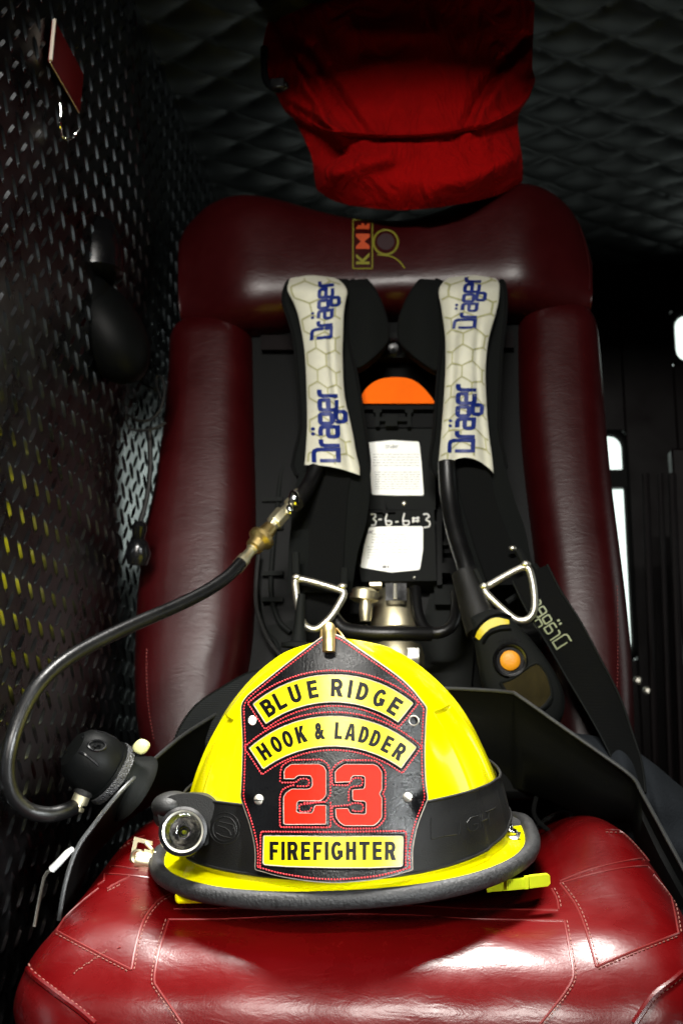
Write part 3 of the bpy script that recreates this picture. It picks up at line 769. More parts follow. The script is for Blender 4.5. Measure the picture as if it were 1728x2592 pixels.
# back plate wings
ol = SP([(745, 1065), (705, 1110), (682, 1170), (672, 1260), (662, 1400), (655, 1500), (668, 1590), (705, 1640), (720, 1760), (1250, 1760), (1300, 1650), (1312, 1500), (1316, 1300), (1312, 1160), (1290, 1090), (1240, 1050)], 4)
bp_, pts = plate('back_plate', ol, .065, .012, M['plastic_grey'])
mb = MB(); mb.tube(pts, .0026, 8, closed=True); 
mb.tube(spline([P(x, y, LD(y, .058)) for x, y in ((735, 1150), (712, 1200), (702, 1290), (690, 1400), (686, 1500), (705, 1570), (735, 1600))], 5), .003, 8)
for y in (1265, 1335, 1452, 1518): mb.box(P(690, y, LD(y, .056)), (.012, 0, 0), (0, .004, 0), (0, 0, .0025))
fin('rib', mb, M['plastic_grey'], bp_)
mb = MB(); mb.tube(spline([P(x, y, LD(y, .045)) for x, y in ((655, 1400), (648, 1480), (652, 1550), (680, 1620), (716, 1665))], 6), .0026, 8); fin('cable', mb, M['rubber'], ba)
mb = MB(); mb.prism([P(x, y, LD(y, .055)) for x, y in ((1088, 1500), (1180, 1500), (1200, 1640), (1190, 1760), (1060, 1760), (1065, 1600))], LEAN*.02)
mb.prism([P(x, y, LD(y, .04)) for x, y in ((1098, 1480), (1160, 1480), (1160, 1530), (1100, 1530))], LEAN*.02)
fin_loose('frame_rail', mb, M['plastic_grey'], ba, bevel=.002)
# central box with hatch
plate('hatch', [(915, 1085), (1098, 1085), (1102, 1290), (905, 1290)], .030, .03, M['plastic_grey'])
plate('electronics_box', [(925, 1292), (1098, 1290), (1104, 1470), (915, 1472), (900, 1400)], .024, .035, M['plastic_grey'])
# toggle bar
mb = MB()
def bx(x0, x1, y0, y1, k, th=.01, mi=0): mb.prism([P(x0, y0, LD(y0, k)), P(x1, y0, LD(y0, k)), P(x1, y1, LD(y1, k)), P(x0, y1, LD(y1, k))], LEAN*th, mi)
bx(900, 1102, 1024, 1036, .020); bx(905, 1100, 1040, 1082, .030)
fin('toggle_bar', mb, M['plastic'], ba, bevel=.0015)
mb = MB(); bx(975, 1005, 1050, 1078, .018); bx(950, 960, 1040, 1080, .020); bx(1030, 1040, 1040, 1080, .020); bx(960, 1030, 1056, 1066, .022)
bx(945, 965, 1036, 1044, .02); bx(1025, 1045, 1036, 1044, .02)
fin('toggle_latch', mb, M['plastic_grey'], ba, bevel=.001)
mb = MB(); mb.prism([P(x, y, 1.272) for x, y in SP([(905, 1021), (925, 985), (955, 962), (995, 955), (1040, 960), (1075, 985), (1102, 1021)], 5)], (0, .03, .004)); fin('orange_cover', mb, M['orange'], ba, bevel=.002)
# small step details
mb = MB(); bx(968, 976, 1270, 1300, .016, .008); bx(940, 1000, 1292, 1296, .018, .006); bx(1106, 1118, 1290, 1480, .03, .02); bx(1120, 1135, 1370, 1380, .03, .01); bx(1118, 1140, 1425, 1450, .03, .012)
fin('catch', mb, M['plastic'], ba, bevel=.001)
mb = MB(); mb.ell(P(1022, 1275, LD(1275, .029)), (.003, 0, 0), (0, .002, 0), (0, 0, .003), 12, 8); mb.ell(P(1048, 1462, LD(1462, .023)), (.0018, 0, 0), (0, .0015, 0), (0, 0, .0018), 10, 6)
fin_loose('screw', mb, M['steel'], ba)
# labels
def label(ol_, k):
    pts = [P(x, y, LD(y, k)) for x, y in ol_]; b = MB(); b.prism(pts, LEAN*.0008); s = Surf(b); return fin('paper_label', b, M['paper'], ba), s
def rc(c, r_=5):
    out = []
    for i in range(len(c)):
        p = Vector(c[i]); a = (Vector(c[i-1]) - p).normalized()*r_; b = (Vector(c[(i+1) % len(c)]) - p).normalized()*r_
        out += [tuple(p + a), tuple(p + a*.3 + b*.3), tuple(p + b)]
    return out
l1, s1 = label(rc([(925, 1121), (990, 1114), (1060, 1118), (1066, 1170), (1072, 1254), (1005, 1254), (941, 1252), (936, 1190)], 4), .0285)
l2, s2 = label(rc([(934, 1334), (1000, 1332), (1070, 1332), (1070, 1390), (1062, 1442), (990, 1449), (912, 1436), (920, 1385)], 4), .0225)
def printing(surf, parent, rows, head):
    b = MB()
    for (y, x0, x1, hh) in rows:
        x = x0
        while x < x1:
            wd = random.uniform(4, 14)
            b.add([surf.pt(q, r_, .0003) for q, r_ in ((x, y), (min(x+wd, x1), y), (min(x+wd, x1), y+hh), (x, y+hh))], [[0, 1, 2, 3]]); x += wd + 2.5
    hx, hy, k, c = head
    for i, ch in enumerate('Dräger'):
        if i >= c: put_glyph(b, surf, ch, hx + i*k, hy, k*.8, k*(1.6 if ch in 'Dg' else 1.2), 0, .0003, .01)
    fin('printing', b, M['print'], parent)
printing(s1, l1, [(1150 + i*7, 944, 1060, 1.0) for i in range(5)] + [(1195 + i*6, 948, 1062, 1.0) for i in range(8)], (978, 1131, 5.5, 0))
printing(s2, l2, [(1352 + i*7, 940, 1030, 1.0) for i in range(4)] + [(1384 + i*7, 930, 1040, 1.0) for i in range(5)] + [(1432, 968, 984, 6)], (912, 1347, 6, 3))
# hand-painted number above the lower label
mb = MB(); cat_ = Surf(MB().prism([P(x, y, LD(y, .0235)) for x, y in ((900, 1280), (1110, 1280), (1110, 1340), (900, 1340))], LEAN*.001))
hand = [[(938, 1303), (948, 1300), (951, 1308), (943, 1314), (952, 1320), (949, 1330), (939, 1331)], [(957, 1316), (966, 1315)], [(979, 1300), (975, 1316), (978, 1330), (989, 1330), (991, 1320), (977, 1319)],
        [(1000, 1322), (1008, 1321)], [(1023, 1300), (1019, 1316), (1021, 1330), (1033, 1330), (1036, 1320), (1021, 1319)], [(1046, 1310), (1045, 1324)], [(1057, 1309), (1056, 1323)], [(1042, 1313), (1061, 1312)], [(1042, 1320), (1061, 1319)],
        [(1070, 1303), (1082, 1301), (1086, 1309), (1076, 1316), (1088, 1322), (1086, 1334), (1072, 1336)]]
for h in hand: ridge(mb, cat_, h, .0010, .0006, 6, step=5)
fin('handwritten_number', mb, M['white_paint'], ba)
# cylinder, valve and pipework under the box
cylp = [P(x, y, 1.262) for x, y in ((1000, 1465), (1004, 1600))]
mb = MB(); ax = (P(1000, 1480, 1.262) - P(1004, 1600, 1.25)).normalized()
mb.lathe(P(1002, 1602, 1.25), ax, [(.0275, 0), (.028, .006), (.0265, .02), (.024, .035), (.018, .048), (.014, .052), (.014, .07)], 32)
mb.lathe(P(1004, 1700, 1.245), ax, [(.029, -.03), (.030, .0), (.031, .015), (.028, .026), (.02, .030)], 32)
fin('air_cylinder', mb, M['nickel'], ba)
mb = MB(); mb.tube([P(1000, 1478, 1.19), P(1000, 1515, 1.19)], .0022, 8); fin('valve_stem', mb, M['steel'], ba); mb = MB(); bx(975, 1028, 1476, 1520, .012, .02); fin('valve_block', mb, M['plastic_gloss'], ba, bevel=.002)
mb = MB(); mb.lathe(P(921, 1508, LD(1500, .0)), (.12, 0, 1), [(.010, -.007), (.0155, -.004), (.0155, .005), (.010, .008), (.006, .008)], 20)
mb.lathe(P(925, 1560, LD(1560, .0)), (0, 0, 1), [(.0055, -.005), (.0062, 0), (.007, .008), (.0062, .014), (.005, .018)], 14)
bx(935, 965, 1474, 1482, .0, .01)
fin('valve_fitting', mb, M['nickel'], ba)
mb = MB()
mb.tube(spline([P(x, y, d) for x, y, d in ((1050, 1490, 1.20), (1056, 1550, 1.185), (1075, 1592, 1.175), (1110, 1602, 1.17), (1145, 1580, 1.175), (1155, 1530, 1.19), (1152, 1500, 1.20))], 6), .0062, 10)
mb.tube(spline([P(x, y, d) for x, y, d in ((840, 1560, 1.16), (870, 1592, 1.155), (930, 1602, 1.15), (1000, 1604, 1.15), (1090, 1604, 1.16))], 6), .0078, 10)
fin_loose('air_line', mb, M['hose'], ba)
mb = MB(); bx(925, 1060, 1640, 1700, .03, .01); fin('cylinder_label', mb, M['paper'], ba, bevel=.001)
mb = MB(); mb.lathe(P(755, 1632, 1.12), (.05, 0, 1), [(.004, -.05), (.004, -.004), (.017, -.003), (.017, .001), (.008, .003), (.005, .02), (.004, .05)], 20); fin('strap_adjuster', mb, M['plastic_grey'], ba)

# ---- shoulder straps
def strapsurf(rows, th, bulge, dfn, nu=16, nv=50, curl=0, thick=True):
    """rows = [(py, leftpx, rightpx)], swept sheet with thickness"""
    y0, y1 = rows[0][0], rows[-1][0]; a = [(r[0], r[1]) for r in rows]; b = [(r[0], r[2]) for r in rows]
    def f(u, v, k):
        py = lerp(y0, y1, v); px = lerp(interp(a, py), interp(b, py), u); q = 2*u - 1
        return P(px, py, dfn(py) - bulge*(1 - q*q) + k)
    m_ = MB(); m_.grid(lambda u, v: f(u, v, 0), nu, nv); 
    if thick:
        m_.grid(lambda u, v: f(u, v, th), nu, nv); n_ = (nu+1)*(nv+1); bd = [(i, i+1) for i in range(nu)] + [(nv*(nu+1)+i, nv*(nu+1)+i+1) for i in range(nu)] + [(j*(nu+1), (j+1)*(nu+1)) for j in range(nv)] + [(j*(nu+1)+nu, (j+1)*(nu+1)+nu) for j in range(nv)]
        for p, q in bd: m_.f.append([p, q, q+n_, p+n_]); m_.m.append(0)
    return m_
SD = lambda py: Lp(py) - .035
# left
def make_pad(side):
    if side == 0:
        rows = [(697, 756, 812), (702, 738, 842), (712, 731, 862), (735, 728, 878), (765, 742, 874), (793, 753, 870), (850, 765, 868), (905, 772, 867), (1000, 776, 872), (1084, 777, 890), (1150, 773, 902), (1183, 770, 910)]
        bot = lambda u: 1183 - 8*math.sin(math.pi*u) + 20*u - 6*(1-u)
        hexd = 0
    else:
        rows = [(693, 1170, 1218), (697, 1150, 1240), (710, 1125, 1259), (735, 1110, 1263), (777, 1116, 1258), (854, 1126, 1237), (905, 1127, 1230), (956, 1126, 1228), (1058, 1119, 1233), (1109, 1115, 1238), (1160, 1110, 1245), (1190, 1108, 1248)]
        bot = lambda u: 1198 - 40*math.sin(math.pi*u)**.8
        hexd = 1
    y0 = rows[0][0]; a = [(r[0], r[1]) for r in rows]; b = [(r[0], r[2]) for r in rows]
    def df(py): return SD(py) - .012 + .075*smooth((742 - py)/70)**1.4
    def f(u, v, k=0):
        yb = bot(u); py = lerp(y0, yb, v); pc = min(py, rows[-1][0]); px = lerp(interp(a, pc), interp(b, pc), u); q = 2*u - 1
        crease = .0035*math.exp(-((u - (.74 if side == 0 else .80) + .06*math.sin(v*5))/.07)**2)*smooth((v-.15)/.2) + (.003*math.exp(-((u-.2-.25*(v<.5)*(.5-v))/.08)**2) if side else 0)
        return P(px, py, df(py) - .013*(1 - q*q) + crease + k + .0009*math.sin(v*23 + u*5))
    m_ = MB(); nu, nv = 26, 90; m_.grid(lambda u, v: f(u, v), nu, nv); S_ = Surf(m_)
    m_.grid(lambda u, v: f(u, v, .0022), nu, nv); n_ = (nu+1)*(nv+1)
    for p, q in [(i, i+1) for i in range(nu)] + [(nv*(nu+1)+i, nv*(nu+1)+i+1) for i in range(nu)] + [(j*(nu+1), (j+1)*(nu+1)) for j in range(nv)] + [(j*(nu+1)+nu, (j+1)*(nu+1)+nu) for j in range(nv)]:
        m_.f.append([p, q, q+n_, p+n_]); m_.m.append(0)
    # printed honeycomb in (u, v)
    def uv(u, v): return f(u, v, -.0006)
    hw = .50; hv = .088; m2 = MB(); segs = set()
    for r_ in range(-1, 14):
        for c in range(-1, 4):
            cu = c*hw*1.0 + (r_ % 2)*hw/2 + .06 + (.1 if side else 0); cv = r_*hv
            h = [(cu, cv - hv*.66), (cu + hw/2, cv - hv*.33), (cu + hw/2, cv + hv*.33), (cu, cv + hv*.66)]
            for p, q in zip(h, h[1:]): segs.add((round(p[0], 4), round(p[1], 4), round(q[0], 4), round(q[1], 4)))
    for (x0, v0, x1, v1) in segs:
        for k in range(4):
            p0 = (lerp(x0, x1, k/4), lerp(v0, v1, k/4)); p1 = (lerp(x0, x1, (k+1)/4), lerp(v0, v1, (k+1)/4))
            if min(p0[0], p1[0]) < .01 or max(p0[0], p1[0]) > .99 or min(p0[1], p1[1]) < .004 or max(p0[1], p1[1]) > .995: continue
            dx, dy = (p1[0]-p0[0])*.11, (p1[1]-p0[1])*.45; L_ = math.hypot(dx, dy) or 1; nx, ny = -dy/L_*.0019/.11, dx/L_*.0019/.45
            m2.add([uv(p0[0]+nx, p0[1]+ny), uv(p1[0]+nx, p1[1]+ny), uv(p1[0]-nx, p1[1]-ny), uv(p0[0]-nx, p0[1]-ny)], [[0, 1, 2, 3]])
    o = fin('shoulder_pad', m_, M['silver'], ba, smooth_deg=70)
    fin('honeycomb_print', m2, M['olive'], o)
    m3 = MB()
    if side == 0:
        put_logo(m3, S_, 857, 1171, -1.2, -34, -43, 0, .27, .0009); fin('lettering', m3, M['blue'], o); m3 = MB(); put_logo(m3, S_, 838, 856, .8, -27, -34, 4, .27, .0009)
    else:
        put_logo(m3, S_, 1196, 1146, .8, -32, -41, 0, .27, .0009); fin('lettering', m3, M['blue'], o); m3 = MB(); put_logo(m3, S_, 1199, 833, 3.0, -24, -36, 0, .25, .0009)
    fin('lettering', m3, M['blue'], o)
    return o, S_, f
padL, SL, fL = make_pad(0); padR, SR, fR = make_pad(1)
padL['label'] = 'silver honeycomb shoulder pad on the left'; padR['label'] = 'creased silver honeycomb shoulder pad on the right'
# black padding behind each silver pad, with its inward lobe
def backing(outline, k, bul, nm='padding'):
    o = SP(outline, 4); b = MB(); v, f = fill([[Vector((x, y, 0)) for x, y in o]], 22)
    cx = sum(p[0] for p in o)/len(o); cy = sum(p[1] for p in o)/len(o)
    fr = [P(p.x, p.y, SD(p.y) + k - bul*smooth(1 - math.hypot((p.x-cx)/75, (p.y-cy)/200)) + .06*smooth((740-p.y)/80)**1.4) for p in v]
    b.add(fr, f); b.prism([P(x, y, SD(y) + k + .0005 + .06*smooth((740-y)/80)**1.4) for x, y in o], LEAN*.012)
    ob = fin(nm, b, M['neoprene'], ba, smooth_deg=50)
    m_ = MB(); m_.tube([P(x, y, SD(y) + k + .06*smooth((740-y)/80)**1.4) for x, y in o], .0022, 6, closed=True); fin('binding', m_, M['webbing'], ob)
    return ob
backing([(728, 712), (716, 760), (742, 850), (752, 950), (760, 1080), (748, 1200), (905, 1200), (934, 1185), (920, 1060), (900, 940), (880, 850), (880, 710)], .008, 0)
backing([(865, 722), (905, 706), (930, 712), (960, 760), (980, 825), (976, 868), (940, 908), (905, 930), (885, 915), (868, 850)], .012, .012)
backing([(1108, 745), (1118, 850), (1108, 950), (1100, 1080), (1100, 1200), (1270, 1200), (1262, 1080), (1268, 900), (1280, 790), (1276, 720), (1255, 705)], .008, 0)
backing([(1140, 725), (1095, 706), (1062, 712), (1030, 760), (1010, 815), (1012, 860), (1040, 895), (1080, 925), (1108, 930), (1120, 850)], .012, .012)
# webbing under the pads
mb = strapsurf([(1170, 768, 935), (1250, 742, 935), (1330, 736, 925), (1400, 730, 905), (1500, 728, 890)], .004, .006, lambda y: SD(y) + .006, 8, 24)
sl = fin('shoulder_strap', mb, M['neoprene'], ba)
mb = strapsurf([(1175, 800, 893), (1250, 790, 880), (1350, 782, 873), (1440, 776, 868), (1500, 748, 870)], .003, .001, lambda y: SD(y) - .002, 8, 24); WL = Surf(mb)
fin('webbing', mb, M['webbing'], sl)
mb = strapsurf([(1180, 1108, 1278), (1260, 1118, 1300), (1340, 1150, 1328), (1420, 1180, 1345), (1470, 1200, 1370)], .004, .006, lambda y: SD(y) + .006, 8, 24)
sr = fin('shoulder_strap', mb, M['neoprene'], ba)
mb = strapsurf([(1180, 1150, 1238), (1260, 1165, 1252), (1340, 1188, 1280), (1400, 1206, 1306), (1450, 1224, 1325), (1480, 1235, 1330)], .003, .001, lambda y: SD(y) - .002, 8, 24)
fin('webbing', mb, M['webbing'], sr)
# hoses running inside the straps
mb = MB(); mb.tube(spline([P(800, 1186, 1.19), P(780, 1230, 1.18), P(757, 1262, 1.16), P(748, 1275, 1.15)], 6), .0085, 10)
mb.tube(spline([P(1130, 1170, 1.19), P(1135, 1250, 1.185), P(1150, 1340, 1.17), P(1180, 1440, 1.15), P(1195, 1520, 1.14)], 6), .0095, 12)
fin_loose('pressure_hose', mb, M['hose'], ba)
# metal D rings with plastic keepers
def dring(pts, bar, kp, yk, parent):
    b = MB(); b.tube(spline([P(x, y, LD(y, yk)) for x, y in pts], 7, True), .0036, 10, closed=True)
    o = fin('d_ring', b, M['steel'], parent)
    b = MB()
    for (x0, y0), (x1, y1) in kp: b.tube([P(x0, y0, LD(y0, yk)), P(x1, y1, LD(y1, yk))], .0042, 8)
    fin_loose('keeper', b, M['plastic_grey'], o)
    b = MB(); 
    for (x, y) in bar: b.ell(P(x, y, LD(y, yk-.003)), (.0048, 0, 0), (0, .003, 0), (0, 0, .0034), 12, 8)
    fin_loose('ring_pin', b, M['steel'], o)
dring([(748, 1470), (762, 1466), (810, 1478), (860, 1494), (870, 1502), (862, 1522), (838, 1560), (808, 1588), (788, 1592), (768, 1578), (757, 1545), (750, 1500)], [(750, 1461), (866, 1484)], [((748, 1400), (749, 1455)), ((872, 1440), (870, 1480))], -.058, sl)
dring([(1226, 1492), (1250, 1474), (1300, 1446), (1326, 1436), (1338, 1442), (1347, 1475), (1352, 1520), (1348, 1552), (1330, 1570), (1305, 1568), (1275, 1545), (1240, 1512)], [(1225, 1484), (1330, 1428)], [((1203, 1443), (1221, 1480)), ((1311, 1393), (1326, 1424))], -.082, sr)
mb = MB(); mb.ell(P(1296, 1388, 1.165), (.004, 0, 0), (0, .003, 0), (0, 0, .003), 10, 8); fin('rivet', mb, M['steel'], sr)
mb = MB(); mb.tube(spline([P(1282, 1525, 1.15), P(1320, 1498, 1.15), P(1352, 1470, 1.15), P(1362, 1450, 1.15), P(1352, 1432, 1.155)], 5), .0032, 8); fin('slider', mb, M['plastic_grey'], ba)
# left lower strap hanging behind helmet top
mb = strapsurf([(1500, 750, 868), (1600, 742, 850), (1700, 735, 840)], .003, 0, lambda y: SD(y) + .012, 6, 10); fin('lower_strap', mb, M['webbing'], ba)

# ---- waist strap with grey logo on the right
mb = MB(); Dw = 1.135
ctr = [(1340, 1450, 120), (1375, 1520, 122), (1425, 1600, 124), (1475, 1690, 120), (1525, 1780, 112), (1565, 1870, 92), (1590, 1940, 84), (1600, 2010, 80)]
cs = spline([(c[0], c[1], c[2]) for c in ctr], 6)
def ws(u, v):
    k = v*(len(cs)-1); i = min(int(k), len(cs)-2); p = cs[i].lerp(cs[i+1], k-i)
    t = (cs[min(i+2, len(cs)-1)] - cs[max(i-1, 0)]); t.z = 0; t.normalize(); n_ = Vector((t.y, -t.x, 0))
    q = p + n_*(p.z/2)*(2*u-1)*.86
    return q.x, q.y
mb.grid(lambda u, v: P(*ws(u, v), Dw - .05*v + .010*math.cos(v*9)*(u-.5) - .002*math.sin(math.pi*u)), 12, 50); WS = Surf(mb)
mb.grid(lambda u, v: P(*ws(u, v), Dw + .003 - .05*v + .010*math.cos(v*9)*(u-.5)), 12, 50)
wst = fin('waist_strap', mb, M['webbing'], ba)
mb = MB()
for u in (.03, .97): mb.tube([P(*ws(u, v/40), Dw - .0008 - .05*v/40 + .010*math.cos(v/40*9)*(u-.5)) for v in range(41)], .0011, 6)
fin('edge_binding', mb, M['plastic_grey'], wst)
mb = MB(); put_logo(mb, WS, 1410, 1646, -13.0, -20.8, 33*.75, -21.5*.75, .15, .0008)
fin('lettering', mb, M['grey_print2'], wst)

# ---- gauge on the right
ga = thing('pressure_gauge', P(1320, 1850, 1.10), 'dark oval alarm gauge with round amber button and yellow arc', 'gauge')
gx = (P(1400, 1720, 1.1) - P(1260, 1650, 1.1)).normalized(); gd = (P(1345, 1790, 1.1) - P(1255, 1590, 1.1)); gL = gd.length; gd.normalize()
gn = gx.cross(gd).normalized(); gn = -gn if gn.y > 0 else gn; gx = gd.cross(gn).normalized()
gc = P(1310, 1705, 1.11); rg = []
outl = SP([(1188, 1560), (1215, 1545), (1262, 1543), (1310, 1580), (1372, 1652), (1414, 1720), (1430, 1775), (1418, 1825), (1380, 1858), (1320, 1850), (1262, 1812), (1222, 1740), (1205, 1650)], 5)[:-1]
def gp(x, y, lift=0):
    d = ray(x, y); t = (gc - CAM).dot(gn) / d.dot(gn); return CAM + d*t + gn*lift
cxm, cym = 1312, 1705
for k, (s, l) in enumerate(((.90, -.022), (1, -.016), (1.0, -.004), (.95, .003), (.86, .0065), (.6, .008), (.3, .0085))):
    rg.append([gp(cxm + (x-cxm)*s, cym + (y-cym)*s, l) for x, y in outl])
mb = MB(); mb.rings(rg); GS = Surf(mb); gb_ = fin('housing', mb, M['plastic_grey'], ga, smooth_deg=60)
mb = MB(); bc = GS.pt(1290, 1672, 0)
mb.lathe(bc, gn, [(.0165, -.004), (.0165, .0018), (.0152, .0036), (.0135, .003), (.0128, .0005)], 32); fin('button_ring', mb, M['plastic_gloss'], ga)
mb = MB(); mb.lathe(bc, gn, [(.0095, 0), (.0095, .0024), (.0085, .0034), (.004, .0040), (0, .0041)], 28); fin('button', mb, M['amber'], ga)
mb = MB(); arc = [(1246 + 0, 1) for _ in ()]
a_out = SP([(1204, 1612), (1216, 1586), (1240, 1568), (1262, 1564), (1286, 1571)], 4); a_in = SP([(1288, 1580), (1264, 1583), (1240, 1592), (1224, 1606), (1213, 1620)], 4)
decal(mb, GS, a_out + a_in, .0012); fin('yellow_arc', mb, M['yellow_tape'], ga)
mb = MB()
for r0, m_off in ((0, 0),): 
    mb.tube([GS.pt(x, y, .0012) for x, y in SP([(1196, 1622), (1207, 1592), (1235, 1564), (1262, 1556), (1292, 1564)], 6)], .0016, 6)
    mb.tube([GS.pt(x, y, .0010) for x, y in SP([(1222, 1628), (1236, 1606), (1262, 1594), (1292, 1592)], 6)], .0018, 6)
x = 0
for i, ch in enumerate('Dräger'):
    an = R(-118 + i*10.5); rr = 52
    put_glyph(mb, GS, ch, 1290 + rr*math.cos(an), 1672 + rr*math.sin(an), 8, 12, math.degrees(an) + 90, .0012, .02)
fin('raised_rim', mb, M['plastic'], ga)
mb = MB(); dl = SP([(1265, 1728), (1300, 1715), (1352, 1680), (1378, 1700), (1393, 1740), (1392, 1775), (1372, 1792), (1330, 1790), (1285, 1765)], 5)[:-1]
decal(mb, GS, dl, .0016); fin('gauge_window', mb, M['dial'], ga)
mb = MB(); mb.tube([GS.pt(x, y, .0014) for x, y in dl], .0015, 6, closed=True); mb.tube([GS.pt(x, y, .002) for x, y in SP([(1362, 1798), (1380, 1785), (1394, 1764)], 4)], .0022, 6); fin('window_rim', mb, M['plastic_grey'], ga)
mb = MB(); mb.lathe(P(1215, 1575, 1.125), (P(1175, 1450, 1.14) - P(1215, 1575, 1.125)), [(.017, -.01), (.0165, .01), (.0150, .03), (.0145, .035), (.0135, .055)], 20); fin('hose_boot', mb, M['rubber'], ga)

# ---- rigid hip frame, both sides
def hip(top, drop, depth, label):
    t = spline([P(x, y, d) for x, y, d in top], 6); b = MB(); n_ = len(t)
    dr = spline([P(x, y, d) for x, y, d in drop], 6)
    rg = []
    for i in range(n_):
        A, B = t[i], dr[min(i, len(dr)-1)]; m_ = (A+B)/2 + Vector((0, -depth, 0))
        rg.append([A, A.lerp(m_, .12) + Vector((0, .003, 0)), A.lerp(m_, .55) + Vector((0, .010, 0)), m_ + Vector((0, .006, 0)), B, B + Vector((0, .012, 0)), m_ + Vector((0, .03, 0)), A + Vector((0, .012, 0))])
    b.rings(rg); o = fin('hip_frame', b, M['plastic'], ba, smooth_deg=60)
    b = MB(); b.tube(t, .0018, 8); fin('frame_edge', b, M['edge_grey'], o); return o
hip([(1120, 1742, 1.10), (1225, 1747, 1.09), (1290, 1753, 1.08), (1312, 1762, 1.075), (1420, 1838, 1.06), (1520, 1908, 1.05), (1598, 1966, 1.04), (1625, 2010, 1.03), (1680, 2110, 1.01), (1745, 2230, .99)],
    [(1140, 1985, 1.12), (1200, 1990, 1.12), (1280, 1995, 1.11), (1320, 2000, 1.10), (1420, 2040, 1.09), (1500, 2080, 1.08), (1590, 2085, 1.07), (1610, 2120, 1.05), (1650, 2220, 1.03), (1710, 2330, 1.0)], .012, '')
hip([(560, 1800, 1.10), (480, 1850, 1.05), (430, 1888, 1.01), (360, 1950, .955), (300, 2010, .922), (240, 2085, .912), (195, 2150, .905), (165, 2240, .90), (150, 2330, .90)],
    [(600, 1960, 1.12), (520, 2000, 1.09), (470, 2010, 1.06), (400, 2030, 1.02), (335, 2065, .99), (275, 2120, .97), (225, 2180, .95), (190, 2260, .94), (165, 2340, .93)], .010, '')
mb = MB(); mb.box(P(1225, 1900, 1.125), (.055, 0, 0), (0, .02, 0), (0, 0, .045)); fin('hip_block', mb, M['plastic'], ba, bevel=.008)
# thin buckle strap loop at lower right
mb = MB(); mb.tube(spline([P(x, y, 1.10) for x, y in ((1362, 2000), (1350, 2050), (1362, 2080), (1400, 2110), (1450, 2132), (1480, 2120), (1498, 2080))], 6), .0022, 8); fin('strap_loop', mb, M['webbing'], ba)
# wide black webbing bulging out left of the helmet
mb = MB(); edge = spline([P(x, y, d) for x, y, d in ((690, 1690, 1.16), (625, 1706, 1.14), (560, 1742, 1.115), (500, 1782, 1.10), (462, 1830, 1.09), (440, 1880, 1.085), (429, 1950, 1.085), (432, 2030, 1.09), (445, 2090, 1.10))], 6)
wd = Vector((.145, .015, -.012))
mb.grid(lambda u, v: edge[min(int(v*(len(edge)-1)), len(edge)-1)] + wd*u*(1 - .35*(1-v)) - Vector((0, .012*math.sin(math.pi*u), 0)), 14, len(edge)-1)
wb = fin('waist_pad', mb, M['nylon'], ba, smooth_deg=70)
mb = MB(); 
for i, (p, q) in enumerate(zip(resample(edge, .0035), resample(edge, .0035)[1:])): mb.tube([p, p.lerp(q, .75)], .0013, 5)
fin('edge_binding', mb, M['plastic_grey'], wb)

# ================================================================== AIR HOSE with coupling and demand valve
ah = thing('air_hose', P(245, 2060, .95), 'long black air hose curving down to a demand valve left of the helmet', 'hose')
hp = [(610, 1424, 1.115), (575, 1460, 1.10), (520, 1497, 1.08), (440, 1537, 1.05), (340, 1580, 1.01), (240, 1628, .97), (160, 1676, .935), (100, 1732, .91), (58, 1800, .895), (30, 1880, .885), (20, 1950, .885), (32, 2010, .89), (70, 2050, .90), (120, 2062, .91), (160, 2055, .92), (186, 2044, .93)]
hps = spline([P(*p) for p in hp], 10)
mb = MB(); mb.tube(hps, lambda t: .0064, 14); fin('hose', mb, M['hose'], ah)
A, B = P(604, 1432, 1.118), P(757, 1248, 1.165); ax = (B - A); L_ = ax.length
px_ = 1.14/2900
def sec(lst): return [(r*px_, h*L_) for r, h in lst]
mb = MB(); mb.lathe(A, ax, sec([(13, -.06), (17, -.05), (18, .0), (17, .10), (14, .12), (13, .2), (16, .21), (16, .25)]), 24); fin('ferrule', mb, M['nickel'], ah)
mb = MB(); mb.lathe(A, ax, sec([(14, .22), (23, .24), (24, .31), (30, .33), (35, .345), (35, .385), (30, .40), (22, .41), (21, .46), (19, .52)]), 32); fin('coupling_collar', mb, M['brass'], ah)
mb = MB(); mb.lathe(A, ax, sec([(17, .50), (18, .56), (22, .57), (23, .60), (23, .70), (21, .72), (13, .73), (12, .82), (17, .83), (17, .87), (12, .89), (16, .92), (16, 1.0), (12, 1.02)]), 8); fin('coupling_nut', mb, M['nickel'], ah, smooth_deg=25, bevel=.0005)
mb = MB(); mb.ell(P(745, 1262, 1.15), (.006, 0, .002), (0, .006, 0), (-.002, 0, .009), 14, 10); mb.ell(P(733, 1290, 1.145), (.004, 0, .001), (0, .004, 0), (-.001, 0, .006), 14, 10); fin_loose('swivel', mb, M['chrome'], ah)
# demand valve
ax = (P(385, 2010, .965) - P(200, 1890, .925)).normalized(); vo = P(250, 1938, .945)
mb = MB(); mb.lathe(vo, ax, [(.004, -.028), (.015, -.0265), (.0215, -.021), (.0255, -.011), (.0265, -.002), (.025, .006), (.0265, .0065), (.0265, .009)], 40, ref=(0, 0, 1)); DV = Surf(mb); dv = fin('demand_valve', mb, M['plastic'], ah, smooth_deg=30)
mb = MB(); mb.lathe(vo, ax, [(.0260, .009), (.0272, .0095), (.0272, .0160), (.0260, .0165)], 48, ref=(0, 0, 1)); fin('knurled_ring', mb, mat('knurled_grey', (.035, .035, .037), .5, bump=1, bscale=420, kind='voro', bdist=.002), dv)
mb = MB(); mb.lathe(vo, ax, [(.023, .016), (.0215, .021), (.0235, .026), (.027, .031), (.030, .036), (.030, .0378), (.027, .038), (.018, .034)], 40, ref=(0, 0, 1)); fin('mask_flange', mb, M['plastic_grey'], dv)
